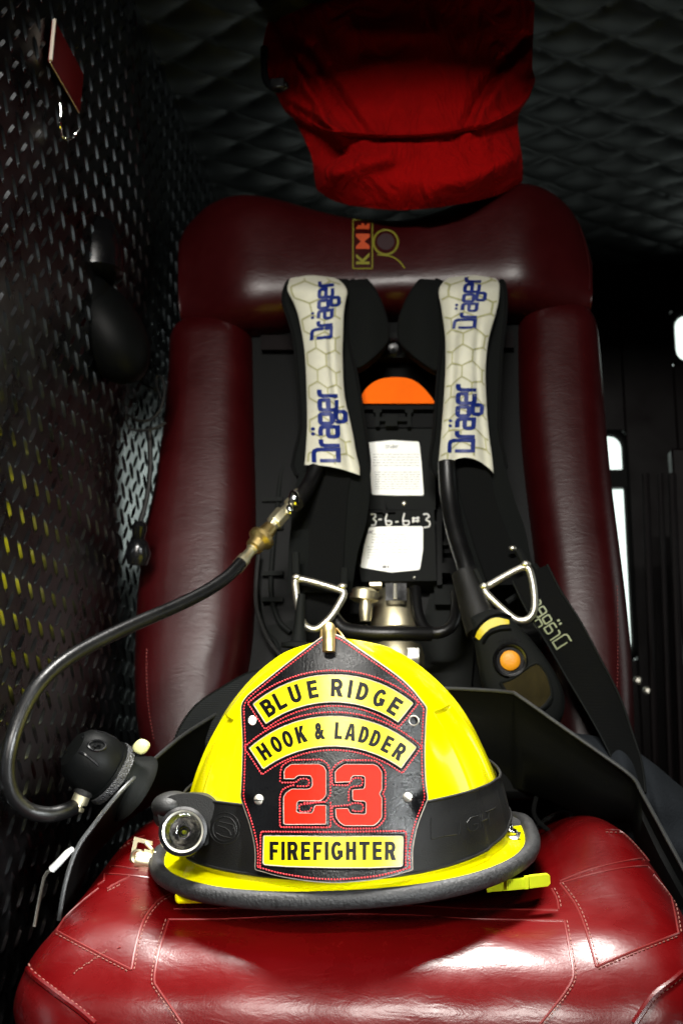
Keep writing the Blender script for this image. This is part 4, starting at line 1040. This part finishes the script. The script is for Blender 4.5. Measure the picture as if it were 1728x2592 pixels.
mb = MB(); mb.tube([DV.pt(246 + 24*math.cos(R(k*18))*.9, 1888 + 13*math.sin(R(k*18)), .0004) for k in range(20)], .0011, 6, closed=True); mb.tube(spline([DV.pt(x, y, .001) for x, y in ((238, 1893), (246, 1886), (254, 1889))], 4), .0016, 6)
mb.tube(spline([DV.pt(x, y, .0) for x, y in ((165, 1905), (205, 1905), (232, 1922), (250, 1938))], 5), .0012, 6); mb.tube(spline([DV.pt(x, y, 0) for x, y in ((208, 1868), (250, 1852), (300, 1862))], 5), .001, 6)
fin('moulding', mb, M['plastic_gloss'], dv)
mb = MB(); mb.ell(P(358, 1890, .945), (.0055, 0, -.003), (0, .005, 0), (.0040, 0, .0052), 14, 10, p=.8); fin('release_tab', mb, M['cream'], dv)
mb = MB(); mb.tube([P(222, 1985, .935), P(210, 2010, .935)], .008, 12); fin('inlet_boot', mb, M['rubber'], dv)
mb = MB(); mb.lathe(P(209, 2012, .934), P(200, 2034, .934) - P(209, 2012, .934), [(.004, -.002), (.0068, 0), (.0068, .007), (.0035, .0075), (.0035, .0095), (.006, .010), (.006, .0125), (.004, .014)], 16)
mb.ell(P(197, 2040, .932), (.0045, 0, 0), (0, .004, 0), (0, 0, .004), 12, 8); fin('elbow_fitting', mb, M['nickel'], dv)

# ================================================================== JACKET at the right
jk = MB()
def jac(u, v):
    edge_l = interp([(0, 1455), (.12, 1520), (.3, 1590), (.55, 1640), (.8, 1700), (1, 1760)], v); edge_t = lerp(0, 1, u)
    topy = interp([(1440, 1855), (1500, 1862), (1580, 1885), (1650, 1930), (1728, 1995), (1900, 2120)], lerp(1440, 1900, u))
    px = lerp(1440, 1900, u) ; py = topy + v*(330 + 60*u) 
    D = 1.10 - .035*math.sin(math.pi*min(1, v*1.2))**.7 + .02*(1-v)**6 - .010*math.exp(-((px-1560-v*120)/26)**2) - .009*math.exp(-((px-1650-v*60)/30)**2) + .008*math.exp(-((px-1605-v*100)/18)**2)
    D += .005*math.sin(px*.05 + v*7)*math.sin(v*11)
    if v > .985: D += .03
    return P(px, py, D + .035*(1-u)*v)
jk.grid(jac, 60, 44); jo = fin('jacket', jk, M['navy'], None, smooth_deg=80, sub=1); tag(jo, 'crumpled dark navy jacket beside the seat at far right', 'jacket')

# ================================================================== things on the left wall
mk = thing('face_mask', (WX + .03, 1.15, .78), 'black breathing mask with pouch hanging on the tread plate wall', 'mask')
mb = MB(); mb.grid(lambda u, v: P(lerp(lerp(140, 128, v), lerp(205, 232, v), u), lerp(340, 570, v), 1.115 + .01*v - .006*math.sin(math.pi*u)), 8, 16); mb.grid(lambda u, v: P(lerp(lerp(140, 128, v), lerp(205, 232, v), u), lerp(340, 570, v), 1.121 + .01*v), 8, 16); fin('hanging_strap', mb, M['webbing'], mk)
mb = MB(); mb.lathe(P(228, 640, 1.125), P(228, 560, 1.125) - P(228, 640, 1.125), [(.030, -.035), (.042, -.028), (.043, -.008), (.040, .012), (.030, .030), (.014, .039), (0, .042)], 32, sx=.8); fin('facepiece', mb, M['plastic_gloss'], mk)
mb = MB(); mb.lathe(P(212, 630, 1.10), (.1, -1, .15), [(.013, -.02), (.013, .0), (.010, .006), (0, .008)], 20); fin('filter_port', mb, M['plastic_grey'], mk)
mb = MB(); mb.ell(P(270, 838, 1.14), (.046, 0, -.012), (0, .045, 0), (-.012, 0, .058), 28, 18); mb.ell(P(205, 765, 1.12), (.035, 0, 0), (0, .03, 0), (0, 0, .035), 22, 14); fin('pouch', mb, M['plastic'], mk)
mb = MB(); mb.tube(spline([P(120, 850, 1.09), P(85, 760, 1.07), P(95, 690, 1.07), P(160, 620, 1.08), P(230, 580, 1.09)], 6), .006, 8, flat=.35); fin('head_strap', mb, M['webbing'], mk)
hk = MB(); hk.tube(spline([PX(150, 262, WX + .006), PX(154, 285, WX + .010), (PX(152, 312, WX + .012)), PX(158, 345, WX + .010), PX(176, 350, WX + .016), PX(190, 342, WX + .02), PX(203, 326, WX + .02)], 5), .0016, 8)
tag(fin('wall_hook', hk, M['chrome'], None, bevel=.001), 'small shiny metal hook above the hanging mask', 'hook')
cb = MB(); cb.tube(spline([P(x, y, 1.22) for x, y in ((345, 950), (370, 975), (400, 990), (405, 1010), (395, 960), (408, 955), (416, 985), (408, 1030), (385, 1060), (350, 1065), (320, 1050), (330, 1085), (380, 1088), (420, 1070))], 6), .0016, 6)
cb.tube(spline([P(x, y, 1.24) for x, y in ((378, 1080), (381, 1180), (372, 1260), (356, 1320))], 6), .0030, 8)
tag(fin('cable', cb, M['rubber'], None), 'thin black cable looped on the wall beside the seat back', 'cable')
kb = MB(); kb.lathe(P(350, 1400, 1.20), (.1, -.3, 1), [(.011, -.012), (.014, 0), (.010, .012), (.006, .016), (.008, .024), (.0085, .030), (.004, .035)], 20)
tag(fin('belt_anchor', kb, M['plastic_gloss'], None), 'small glossy black anchor knob between wall and seat back', 'anchor')

# ================================================================== THE HELMET
TAU, RHO = R(9.6), R(2.2)
HB = P(875, 2113, .965)
rot = Matrix.Rotation(-RHO, 3, 'Y') @ Matrix.Rotation(TAU, 3, 'X')
EX, EY, EZ = rot @ Vector((1, 0, 0)), rot @ Vector((0, 1, 0)), rot @ Vector((0, 0, 1))
def H(x, y, h): return HB + EX*x + EY*y + EZ*h
he = thing('fire_helmet', H(0, 0, -.03), 'bright yellow fire helmet with a black leather front shield, resting on the red seat', 'helmet')
DA, DB, DH, DP = .1305, .149, .1595, 1.80
def dome(phi, h, off=0):
    """phi 0 = front, h metres above the base plane"""
    t = max(0, min(.9995, h/DH)); r = (1 - t**DP)**(1/DP)
    b = DB if math.cos(phi) > 0 else DB*1.12
    x, y = math.sin(phi), -math.cos(phi)
    k = 1.0
    rr = r
    # raised ribs
    rib = 0
    for a0 in (0, 42, -42, 95, -95, 140, -140, 180):
        d = (math.degrees(phi) - a0 + 180) % 360 - 180
        rib += .0022*math.exp(-(d*r/3.4)**2)*smooth((t-.35)/.3)*smooth((1-t)/.08)
    # recessed panels low on both sides
    dd = abs(((math.degrees(phi)+180) % 360) - 180)
    pn = smooth((dd-57)/1.5)*smooth((79-dd)/1.5)*smooth((.105-h)/.0018)
    rib -= .0022*pn
    return H((DA*rr + off + rib)*x, (b*rr + off + rib)*y, h + (off+rib)*t)
mb = MB()
NV = 72
def dm(u, v):
    a = v*math.pi/2; h = DH*math.sin(a)**(2/DP) if v < 1 else DH
    return dome(2*math.pi*u - math.pi, h)
hs = [ -.004 + .170*0 ] 
levels = sorted(set([-.004, 0] + [DH*math.sin(i/60*math.pi/2)**(2/DP)*.9999 for i in range(1, 61)] + [.1025, .1032, .104, .105, .106]))
NA = 240
rg = [[dome(2*math.pi*i/NA - math.pi, max(h, 0)) + (EZ*h if h < 0 else Vector((0, 0, 0))) for i in range(NA)] for h in levels]
mb.rings(rg); shell = fin('shell', mb, M['yellow'], he, smooth_deg=55)
DS = Surf(mb)
# brim
BA = .1495
def brim_out(phi, off=0):
    x, y = math.sin(phi), -math.cos(phi)
    b = .1625 if y < 0 else .235
    rr = 1/((abs(x)/(BA+off))**2.25 + (abs(y)/(b+off))**2.25)**(1/2.25)
    return rr*x, rr*y
def brim_h(phi, t):
    y = -math.cos(phi); s = abs(math.sin(phi))
    return -.004*t + .0045*t*t*s**4*0 - .020*t*smooth((y-.2)/.8)
mb = MB()
def bt(k):
    def f(u, v):
        phi = 2*math.pi*u - math.pi; ox, oy = brim_out(phi); ib = DB if math.cos(phi) > 0 else DB*1.12
        ix, iy = math.sin(phi)*DA*.985, -math.cos(phi)*ib*.985
        fil = .005*(1-v)**8
        return H(lerp(ix, ox, v), lerp(iy, oy, v), brim_h(phi, v) + k + (fil if k == 0 else 0))
    return f
mb.grid(bt(0), 160, 10, cu=True); mb.grid(bt(-.003), 160, 10, cu=True); BRM = Surf(mb)
fin('brim', mb, M['yellow'], he)
mb = MB(); mb.tube([H(*brim_out(2*math.pi*i/180), brim_h(2*math.pi*i/180, 1) - .0008) for i in range(180)], .0063, 14, closed=True)
fin('brim_edging', mb, M['rubber_worn'], he)
# liner, ear flaps and suspension below the brim
mb = MB(); rg = []
for s, h in ((.90, -.002), (.97, -.008), (.985, -.018), (.96, -.030), (.90, -.036), (.6, -.036)):
    rg.append([H(brim_out(p)[0]*s*(.93 if h < -.01 else 1) + .002*math.sin(p*9), min(brim_out(p)[1], .13)*s*.60 + .035 + .002*math.cos(p*7), h + .004*math.sin(p*5)) for p in [2*math.pi*i/90 for i in range(90)]])
mb.rings(rg); fin('liner', mb, M['liner'], he, smooth_deg=70)
mb = MB(); mb.box(H(-.088, -.105, -.0115), EX*.026, EY*.020, EZ*.0045); mb.box(H(-.02, -.115, -.010), EX*.06, EY*.018, EZ*.003); fin('impact_cap', mb, M['yellow'], he, bevel=.003)
# D-ring clip on the right of the brim
mb = MB(); c0 = BRM.pt(1296, 2118, .001)
mb.prism([P(1276, 2112, c0.y - .004), P(1318, 2106, c0.y - .004), P(1314, 2120, c0.y - .006), P(1284, 2142, c0.y - .006)], (0, .004, 0)); mb.tube([P(1270, 2105, c0.y), P(1262, 2125, c0.y)], .0016, 8)
mb.ell(P(1293, 2106, c0.y - .004), (.0055, 0, 0), (0, .004, 0), (0, 0, .0032), 14, 10); mb.ell(P(1288, 2094, c0.y - .003), (.0032, 0, 0), (0, .003, 0), (0, 0, .0032), 14, 10)
fin('brim_clip', mb, M['chrome'], he, bevel=.0005)
# chin strap buckle, left
D0 = .925
mb = MB(); fr = [(340, 2118), (385, 2130), (386, 2140), (349, 2131), (336, 2182), (372, 2195), (371, 2208), (326, 2190)]
mb.prism([P(x, y, D0) for x, y in fr], (0, .0018, 0)); mb.tube([P(368, 2133, D0), P(385, 2150, D0 - .002), P(390, 2163, D0)], .0016, 8); mb.box(P(384, 2158, D0 - .001), (.006, 0, -.0015), (0, .001, 0), (0, 0, .0015))
bk = fin('buckle', mb, M['nickel'], he, bevel=.0004)
mb = MB(); mb.lathe(P(362, 2180, D0 - .003), P(400, 2188, D0 - .001) - P(362, 2180, D0 - .003), [(.0, -.006), (.0062, -.006), (.0072, -.003), (.0072, .012), (.006, .014)], 20)
mb.lathe(P(348, 2170, D0 - .004), (-.3, -1, .1), [(.0062, -.002), (.0062, .001), (.0045, .0016), (.0030, .0004), (.0012, .0012), (0, .0012)], 20); fin('roller', mb, M['nickel'], bk)
# lime quick-release strap, right
mb = MB()
def slabp(pts, th): mb.prism([P(x, y, d) for x, y, d in pts], (0, th, 0))
slabp([(1230, 2232, .872), (1332, 2222, .868), (1332, 2250, .868), (1232, 2259, .872)], .006)
slabp([(1327, 2220, .8665), (1337, 2219, .8665), (1337, 2250, .8665), (1328, 2251, .8665)], .009)
slabp([(1338, 2218, .867), (1383, 2213, .866), (1391, 2217, .866), (1392, 2236, .866), (1386, 2243, .866), (1339, 2249, .867)], .009)
for x in range(1282, 1326, 5): slabp([(x, 2229 - (x-1282)*.08, .8672), (x+2, 2229 - (x-1282)*.08, .8672), (x+2, 2253 - (x-1282)*.08, .8672), (x, 2253 - (x-1282)*.08, .8672)], .003)
qs = fin('release_strap', mb, M['lime'], he, bevel=.0008)

# ---------------- leather front shield
def zz(x, y): return (600 + x/3.136, 1600 + y/3.136)
def sd(px, py):
    xr = (px - 846)*.82/2900
    d = .8015 + .034*((2232-py)/625) + 3.4*xr*xr
    lo = smooth((py - 2030)/120)
    d += -.004*lo*smooth((abs(px-846) - 150)/60)*0 + .0035*math.exp(-((py-2035)/22)**2)*smooth((abs(px-846)-190)/40)
    return d
zo = [(725, 18), (690, 30), (600, 95), (400, 248), (200, 408), (100, 490), (60, 535), (42, 570), (35, 620), (42, 760), (47, 900), (42, 1100), (36, 1240), (34, 1310), (50, 1370), (95, 1500), (128, 1620), (145, 1720), (148, 1800), (146, 1872), (160, 1886), (200, 1896), (320, 1930), (500, 1962), (640, 1978), (770, 1984), (900, 1978), (1100, 1958), (1250, 1925), (1340, 1900), (1378, 1886), (1386, 1872), (1385, 1750), (1400, 1640), (1430, 1520), (1480, 1390), (1503, 1330), (1503, 1290), (1492, 1200), (1484, 1050), (1484, 900), (1492, 700), (1497, 620), (1492, 590), (1450, 535), (1380, 450), (1270, 350), (1100, 228), (950, 125), (840, 50), (780, 22)]
so = [zz(*p) for p in zo]; so = [tuple(p) for p in spline([(a, b, 0) for a, b in so], 3, True)]; so = [(p[0], p[1]) for p in so]
v, f = fill([[Vector((x, y, 0)) for x, y in so]], 13)
mb = MB(); front = [P(p.x, p.y, sd(p.x, p.y)) for p in v]; mb.add(front, f, 0); SH = Surf(mb)
mb.add([p + Vector((0, .0042, .0003)) for p in front], [q[::-1] for q in f], 0)
n_ = len(so); a = [P(x, y, sd(x, y)) for x, y in so]; b = [p + Vector((0, .0042, .0003)) for p in a]
mb.add(a + b, [[i, (i+1) % n_, (i+1) % n_ + n_, i + n_] for i in range(n_)], 1)
sh = fin('front_shield', mb, [M['leather'], M['leather_edge']], he, smooth_deg=35)
# pale cut edge showing as a thin line
mb = MB()
mb.tube([p + Vector((0, .0012, 0)) for p in a], .00085, 6, closed=True); fin('cut_edge', mb, M['leather_edge'], sh)
# panels
def arc3(p0, pm, p1, n=22):
    (x1, y1), (x2, y2), (x3, y3) = p0, pm, p1
    d = 2*(x1*(y2-y3)+x2*(y3-y1)+x3*(y1-y2))
    ux = ((x1*x1+y1*y1)*(y2-y3)+(x2*x2+y2*y2)*(y3-y1)+(x3*x3+y3*y3)*(y1-y2))/d
    uy = ((x1*x1+y1*y1)*(x3-x2)+(x2*x2+y2*y2)*(x1-x3)+(x3*x3+y3*y3)*(x2-x1))/d
    r = math.hypot(x1-ux, y1-uy); a0 = math.atan2(y1-uy, x1-ux); a1 = math.atan2(y3-uy, x3-ux)
    return [(ux + r*math.cos(lerp(a0, a1, i/n)), uy + r*math.sin(lerp(a0, a1, i/n))) for i in range(n+1)], (ux, uy, r)
def Z(l): return [zz(*p) for p in l]
def panel(outline, m_, name='panel', rim=.0011, off=.0003, ro=7):
    o = Z(outline); b = MB(); decal(b, SH, o, off, 12); c = fin(name, b, m_, sh)
    b = MB(); ridge(b, SH, Z(outline), .00042 if name == 'panel' else .00030, .00035, 6, closed=True, step=5); fin('cut_edge', b, M['leather_edge'], c)
    return c
def grow(poly, d):
    """offset a closed outline outwards (poly in zoom px)"""
    n = len(poly); ar = sum(poly[i-1][0]*poly[i][1] - poly[i][0]*poly[i-1][1] for i in range(n)); s = 1 if ar > 0 else -1; out = []
    for i in range(n):
        p = Vector(poly[i]); a_ = (p - Vector(poly[i-1])); b_ = (Vector(poly[(i+1) % n]) - p)
        if a_.length < 1e-6 or b_.length < 1e-6: continue
        a_.normalize(); b_.normalize(); na = Vector((a_.y, -a_.x))*s; nb = Vector((b_.y, -b_.x))*s; m_ = (na + nb)
        if m_.length < .2: m_ = na
        m_.normalize(); k = 1/max(.6, m_.dot(na)); out.append(tuple(p + m_*d*k))
    return out
t1, c1 = arc3((130, 572), (760, 338), (1396, 566)); t2, c2 = arc3((1275, 716), (758, 556), (232, 728))
p1 = t1 + t2
t3, c3 = arc3((100, 922), (760, 668), (1420, 916)); t4, c4 = arc3((1300, 1080), (758, 906), (210, 1088))
p2 = t3 + t4
p3 = [(218, 1617), (760, 1622), (1310, 1620), (1316, 1630), (1312, 1850), (1300, 1862), (1050, 1872), (770, 1872), (400, 1862), (220, 1848), (208, 1838), (212, 1628)]
for p in (p1, p2, p3): panel(p, M['ink_yellow'])
d2 = [(375, 1165), (375, 1108), (388, 1080), (430, 1050), (650, 1048), (690, 1068), (706, 1100), (706, 1290), (690, 1318), (660, 1340), (490, 1340), (476, 1352), (472, 1420), (485, 1436), (590, 1438), (606, 1420), (612, 1385), (628, 1375), (705, 1375), (706, 1526), (380, 1528), (372, 1516), (370, 1310), (392, 1275), (435, 1246), (560, 1248), (590, 1236), (598, 1215), (596, 1160), (580, 1140), (490, 1138), (470, 1150), (455, 1166)]
d3 = [(780, 1194), (778, 1112), (800, 1085), (850, 1050), (1085, 1050), (1120, 1070), (1147, 1112), (1147, 1250), (1126, 1284), (1147, 1318), (1147, 1470), (1118, 1510), (1085, 1537), (850, 1537), (810, 1508), (785, 1470), (783, 1402), (880, 1400), (890, 1425), (906, 1443), (1012, 1446), (1022, 1436), (1022, 1356), (1008, 1342), (930, 1340), (915, 1330), (915, 1252), (1000, 1246), (1014, 1230), (1014, 1156), (1000, 1142), (920, 1140), (906, 1152), (896, 1190)]
for d in (d2, d3): panel(d, M['orange_red'], 'numeral')
# embossed leather lips around every cut-out
mb = MB()
for p in (p1, p2, p3): ridge(mb, SH, Z(grow(p, 9)), .0011, -.0004, 8, closed=True, step=6)
for p in (d2, d3): ridge(mb, SH, Z(grow(p, 8)), .0010, -.0004, 8, closed=True, step=5)
fin('embossed_lip', mb, M['leather'], sh)
# red stitching
mb = MB()
o_in = so
def inset(path, d):
    return [( (p[0]) , (p[1]) ) for p in grow(path, -d)]
stitches(mb, SH, inset(so, 6.5), 7.6, .58, .00052, .0004, closed=True, slant=.7)
for p in (p1, p2): stitches(mb, SH, Z(grow(p, 32)), 7.2, .6, .00054, .0006, closed=True, slant=.8)
stitches(mb, SH, Z([(185, 1870), (190, 1585), (760, 1588), (1338, 1580), (1334, 1872)]), 7.2, .6, .00054, .0006, slant=.8)
g2 = [(342, 1195), (345, 1110), (360, 1060), (425, 1018), (660, 1012), (715, 1040), (738, 1100), (742, 1290), (705, 1350), (640, 1355), (520, 1355)]
g2b = [(742, 1345), (742, 1552), (342, 1550), (340, 1310), (362, 1250), (430, 1218), (480, 1215)]
g2c = [(350, 1197), (470, 1195), (500, 1165), (560, 1165), (572, 1185), (570, 1225), (470, 1225)]
g2d = [(500, 1370), (600, 1360), (625, 1348), (710, 1350)]; g2e = [(500, 1370), (490, 1400), (505, 1430), (580, 1425), (600, 1370)]
g3 = [(755, 1215), (750, 1110), (775, 1060), (840, 1018), (1090, 1020), (1140, 1055), (1176, 1110), (1176, 1250), (1150, 1284), (1172, 1318), (1174, 1480), (1135, 1530), (1095, 1560), (845, 1562), (790, 1528), (755, 1480), (752, 1385), (890, 1375), (915, 1358), (990, 1362), (1000, 1385), (998, 1425), (925, 1425), (905, 1400)]
g3b = [(755, 1215), (880, 1220), (920, 1160), (990, 1160), (996, 1180), (992, 1220), (905, 1228), (885, 1260), (885, 1350)]
for q in (g2, g2b, g2c, g2d, g2e, g3, g3b): stitches(mb, SH, Z(q), 7.2, .6, .00054, .0005, slant=.8)
fin('stitching', mb, M['red_thread'], sh)
# lettering
def word(chars, circ_pts, wd, ht, mo=.0008, bold=.018, cut=None):
    b = MB(); _, (ux, uy, r) = arc3(*circ_pts)
    for ch, cx, cy, w_ in chars:
        an = math.degrees(math.atan2(cx - ux, uy - cy)); rr = r
        x = ux + rr*math.sin(R(an)); y = uy - rr*math.cos(R(an))
        px, py = zz(x, y); (put_glyph(b, SH, ch, px, py, w_*wd/3.136, ht/3.136, an*.98, mo, .05) if ch == '&' else put_block(b, SH, ch, px, py, w_*wd/3.136, ht/3.136, an*.98, mo, bold))
    return b
b = word([('B', 250, 597, 1), ('L', 342, 545, .88), ('U', 462, 492, 1.0), ('E', 601, 455, .9), ('R', 792, 443, 1.05), ('I', 897, 452, .30), ('D', 995, 480, 1.0), ('G', 1128, 528, 1.08), ('E', 1248, 592, .92)], ((250, 600), (758, 442), (1250, 592)), 88, 142, bold=.215)
fin('lettering', b, M['ink'], sh)
b = word([('H', 218, 950, 1), ('O', 312, 886, 1.05), ('O', 402, 845, 1.05), ('K', 508, 812, 1.05), ('&', 655, 785, 1.1), ('L', 806, 780, .82), ('A', 902, 795, 1.15), ('D', 1004, 828, .98), ('D', 1092, 860, .98), ('E', 1184, 905, .88), ('R', 1285, 950, 1.02)], ((218, 950), (758, 782), (1285, 950)), 74, 134, bold=.205)
fin('lettering', b, M['ink'], sh)
b = MB(); x = 262
for ch, w_ in zip('FIREFIGHTER', (72, 24, 84, 74, 72, 24, 94, 82, 84, 74, 86)):
    px, py = zz(x + w_/2, 1737); put_block(b, SH, ch, px, py, w_/3.136, 148/3.136, 0, .0008, .20); x += w_ + 22.4
fin('lettering', b, M['ink'], sh)
# screws and eyelets
mb = MB()
for (x, y, r_) in ((175, 1330, .0037), (1352, 1312, .0036)):
    px, py = zz(x, y); c, nn = SH.hit(px, py, .0); nn = Vector((0, -1, .05)).normalized()
    mb.lathe(c, nn, [(r_, -.001), (r_, .0008), (r_*.85, .0020), (r_*.4, .0026), (0, .0028)], 24)
fin_loose('screw', mb, M['steel'], sh)
mb = MB()
for (x, y) in ((180, 1338), (1360, 1320)):
    px, py = zz(x, y); c = SH.pt(px, py, .0024); mb.box(c, Vector((.0034, 0, -.0002)), (0, .0005, 0), (0, 0, .00035))
fin_loose('screw_slot', mb, M['ink'], sh)
mb = MB(); px, py = zz(124, 702); c = SH.pt(px, py, 0); mb.lathe(c, (.1, -1, .05), [(.0035, -.001), (.0035, .0008), (.003, .0013), (0, .0013)], 24)
px, py = zz(1398, 705); c = SH.pt(px, py, .0006); mb.tube([c + Vector((.0034*math.cos(k*math.pi/10), -.0004, .0034*math.sin(k*math.pi/10))) for k in range(20)], .0007, 6, closed=True)
fin_loose('eyelet', mb, M['steel'], sh)
# brass finger holding the shield's tip
mb = MB(); yb = sd(832, 1640)
mb.tube([P(834, 1600, yb + .060), P(833, 1592, yb + .02), P(832, 1590, yb + .003), P(832, 1594, yb - .004), P(832, 1605, yb - .0062), P(832, 1650, yb - .0070)], .0046, 16)
fh = fin('shield_holder', mb, M['brass'], he, bevel=.0008)
mb = MB(); mb.prism([P(812, 1612, yb + .006), P(852, 1612, yb + .006), P(858, 1680, yb + .045), P(806, 1680, yb + .045)], EZ*.006); mb.tube(spline([P(850, 1590, yb + .004), P(862, 1603, yb + .004), P(872, 1618, yb + .002)], 5), .0009, 6); fin('bracket', mb, M['brass'], fh)

# ================================================================== LIGHT strapped to the helmet
li = thing('helmet_light', H(-.10, -.06, .01), 'round torch in a black rubber band stretched around the yellow helmet', 'torch')
mb = MB()
def band(k, edge=0):
    def f(u, v):
        phi = 2*math.pi*u - math.pi; s = math.sin(phi)
        lo = .0065 + .006*abs(s)**2*0; hi = .0500 + .004*math.cos(phi)*0 - .007*abs(s)**6
        if abs(math.degrees(phi)) > 79: lo += .005
        sag = -.0015*math.sin(phi*3)
        return dome(phi, lerp(lo, hi, v) + sag, .0026 + k + .0008*abs(2*v-1)**8)
    return f
mb.grid(band(.0012), 200, 10, cu=True); BN = Surf(mb); mb.grid(band(-.002), 200, 10, cu=True)
bn = fin('rubber_band', mb, M['rubber'], li, smooth_deg=60)
mb = MB()
for v in (0, 1): mb.tube([band(.0010)(i/200, v) for i in range(200)], .0012, 8, closed=True)
fin('bead', mb, M['rubber'], bn)
# embossed writing
mb = MB()
def emb(pts): ridge(mb, BN, pts, .00055, .0001, 5, step=5)
ox, oy = 1118, 2116
for q in ([(1090, 2070), (1090, 2124), (1120, 2117)], [(1122, 2116), (1154, 2112)], [(1158, 2081), (1160, 2112)], [(1161, 2080), (1164, 2110)],
          [(1208, 2066), (1190, 2070), (1180, 2084), (1184, 2100), (1196, 2104), (1208, 2098), (1208, 2086), (1196, 2088)], [(1212, 2062), (1215, 2100)], [(1218, 2060), (1220, 2098)], [(1215, 2079), (1232, 2073), (1236, 2060)], [(1234, 2055), (1238, 2090)], [(1228, 2056), (1253, 2044)]):
    emb(q)
fin('embossed_writing', mb, M['rubber'], bn); mb = MB()
emb([(569 + 38*math.cos(R(k*12)), 2097 + 40*math.sin(R(k*12))) for k in range(31)])
emb([(569 + 30*math.cos(R(k*12)), 2099 + 31*math.sin(R(k*12))) for k in range(31)])
emb([(556, 2080), (592, 2088), (598, 2112)]); emb([(592, 2090), (590, 2098)]); emb([(553, 2090), (572, 2096), (582, 2104), (586, 2114)]); emb([(548, 2108), (562, 2116), (586, 2122)])
fin('embossed_emblem', mb, M['rubber'], bn)
# torch
lc = P(466, 2106, .842); la = (CAM - lc).normalized(); la = (la + Vector((-.10, 0, .06))).normalized()
mb = MB(); mb.lathe(lc, la, [(.010, -.070), (.0135, -.068), (.0140, -.030), (.0150, -.012), (.0172, -.004), (.0176, .006), (.0172, .0085), (.0150, .009), (.0142, .0065), (.0140, .002)], 48, cap=False); fin('housing', mb, M['plastic_gloss'], li, smooth_deg=50)
mb = MB(); prof = [(.0141, .0060), (.0134, .0044), (.0112, .0018), (.0088, -.0008), (.0064, -.0028), (.0045, -.0036)]
mb.lathe(lc, la, prof, 48, cap=False); fin('reflector', mb, M['chrome'], li, recalc=True)
mb = MB(); mb.lathe(lc, la, [(.0128, .0066), (.0134, .0078), (.0146, .0082), (.0150, .0074)], 48, cap=False); fin('bezel_ring', mb, M['steel'], li)
mb = MB(); mb.lathe(lc, la, [(.0045, -.0036), (.0044, .0), (.0036, .0010), (.0030, -.0010), (0, -.0014)], 32); fin('bulb_seat', mb, M['chrome'], li)
mb = MB(); mb.ell(lc + la*(.0006), EX*.0013, EZ*.0013, la*.0013, 14, 10); fin('bulb', mb, M['lime'], li)
mb = MB(); mb.lathe(lc, la, [(.0140, .0046), (.0140, .0054), (.010, .0062), (.004, .0066), (.0, .0067)], 40); mb2 = mb; fin('lens', mb, M['lens'], li)
# yoke and switch
mb = MB(); mb.ell(P(440, 2040, .875), (.016, 0, 0), (0, .028, 0), (0, 0, .011), 24, 14); mb.ell(P(410, 2060, .872), (.006, 0, 0), (0, .012, 0), (0, 0, .010), 16, 10)
mb.prism([P(x, y, .853) for x, y in SP([(405, 2090), (400, 2050), (425, 2018), (470, 2008), (520, 2014), (548, 2040), (545, 2110), (520, 2140), (470, 2130)], 5)], (0, .022, 0))
fin('yoke', mb, M['rubber'], li, bevel=.003)
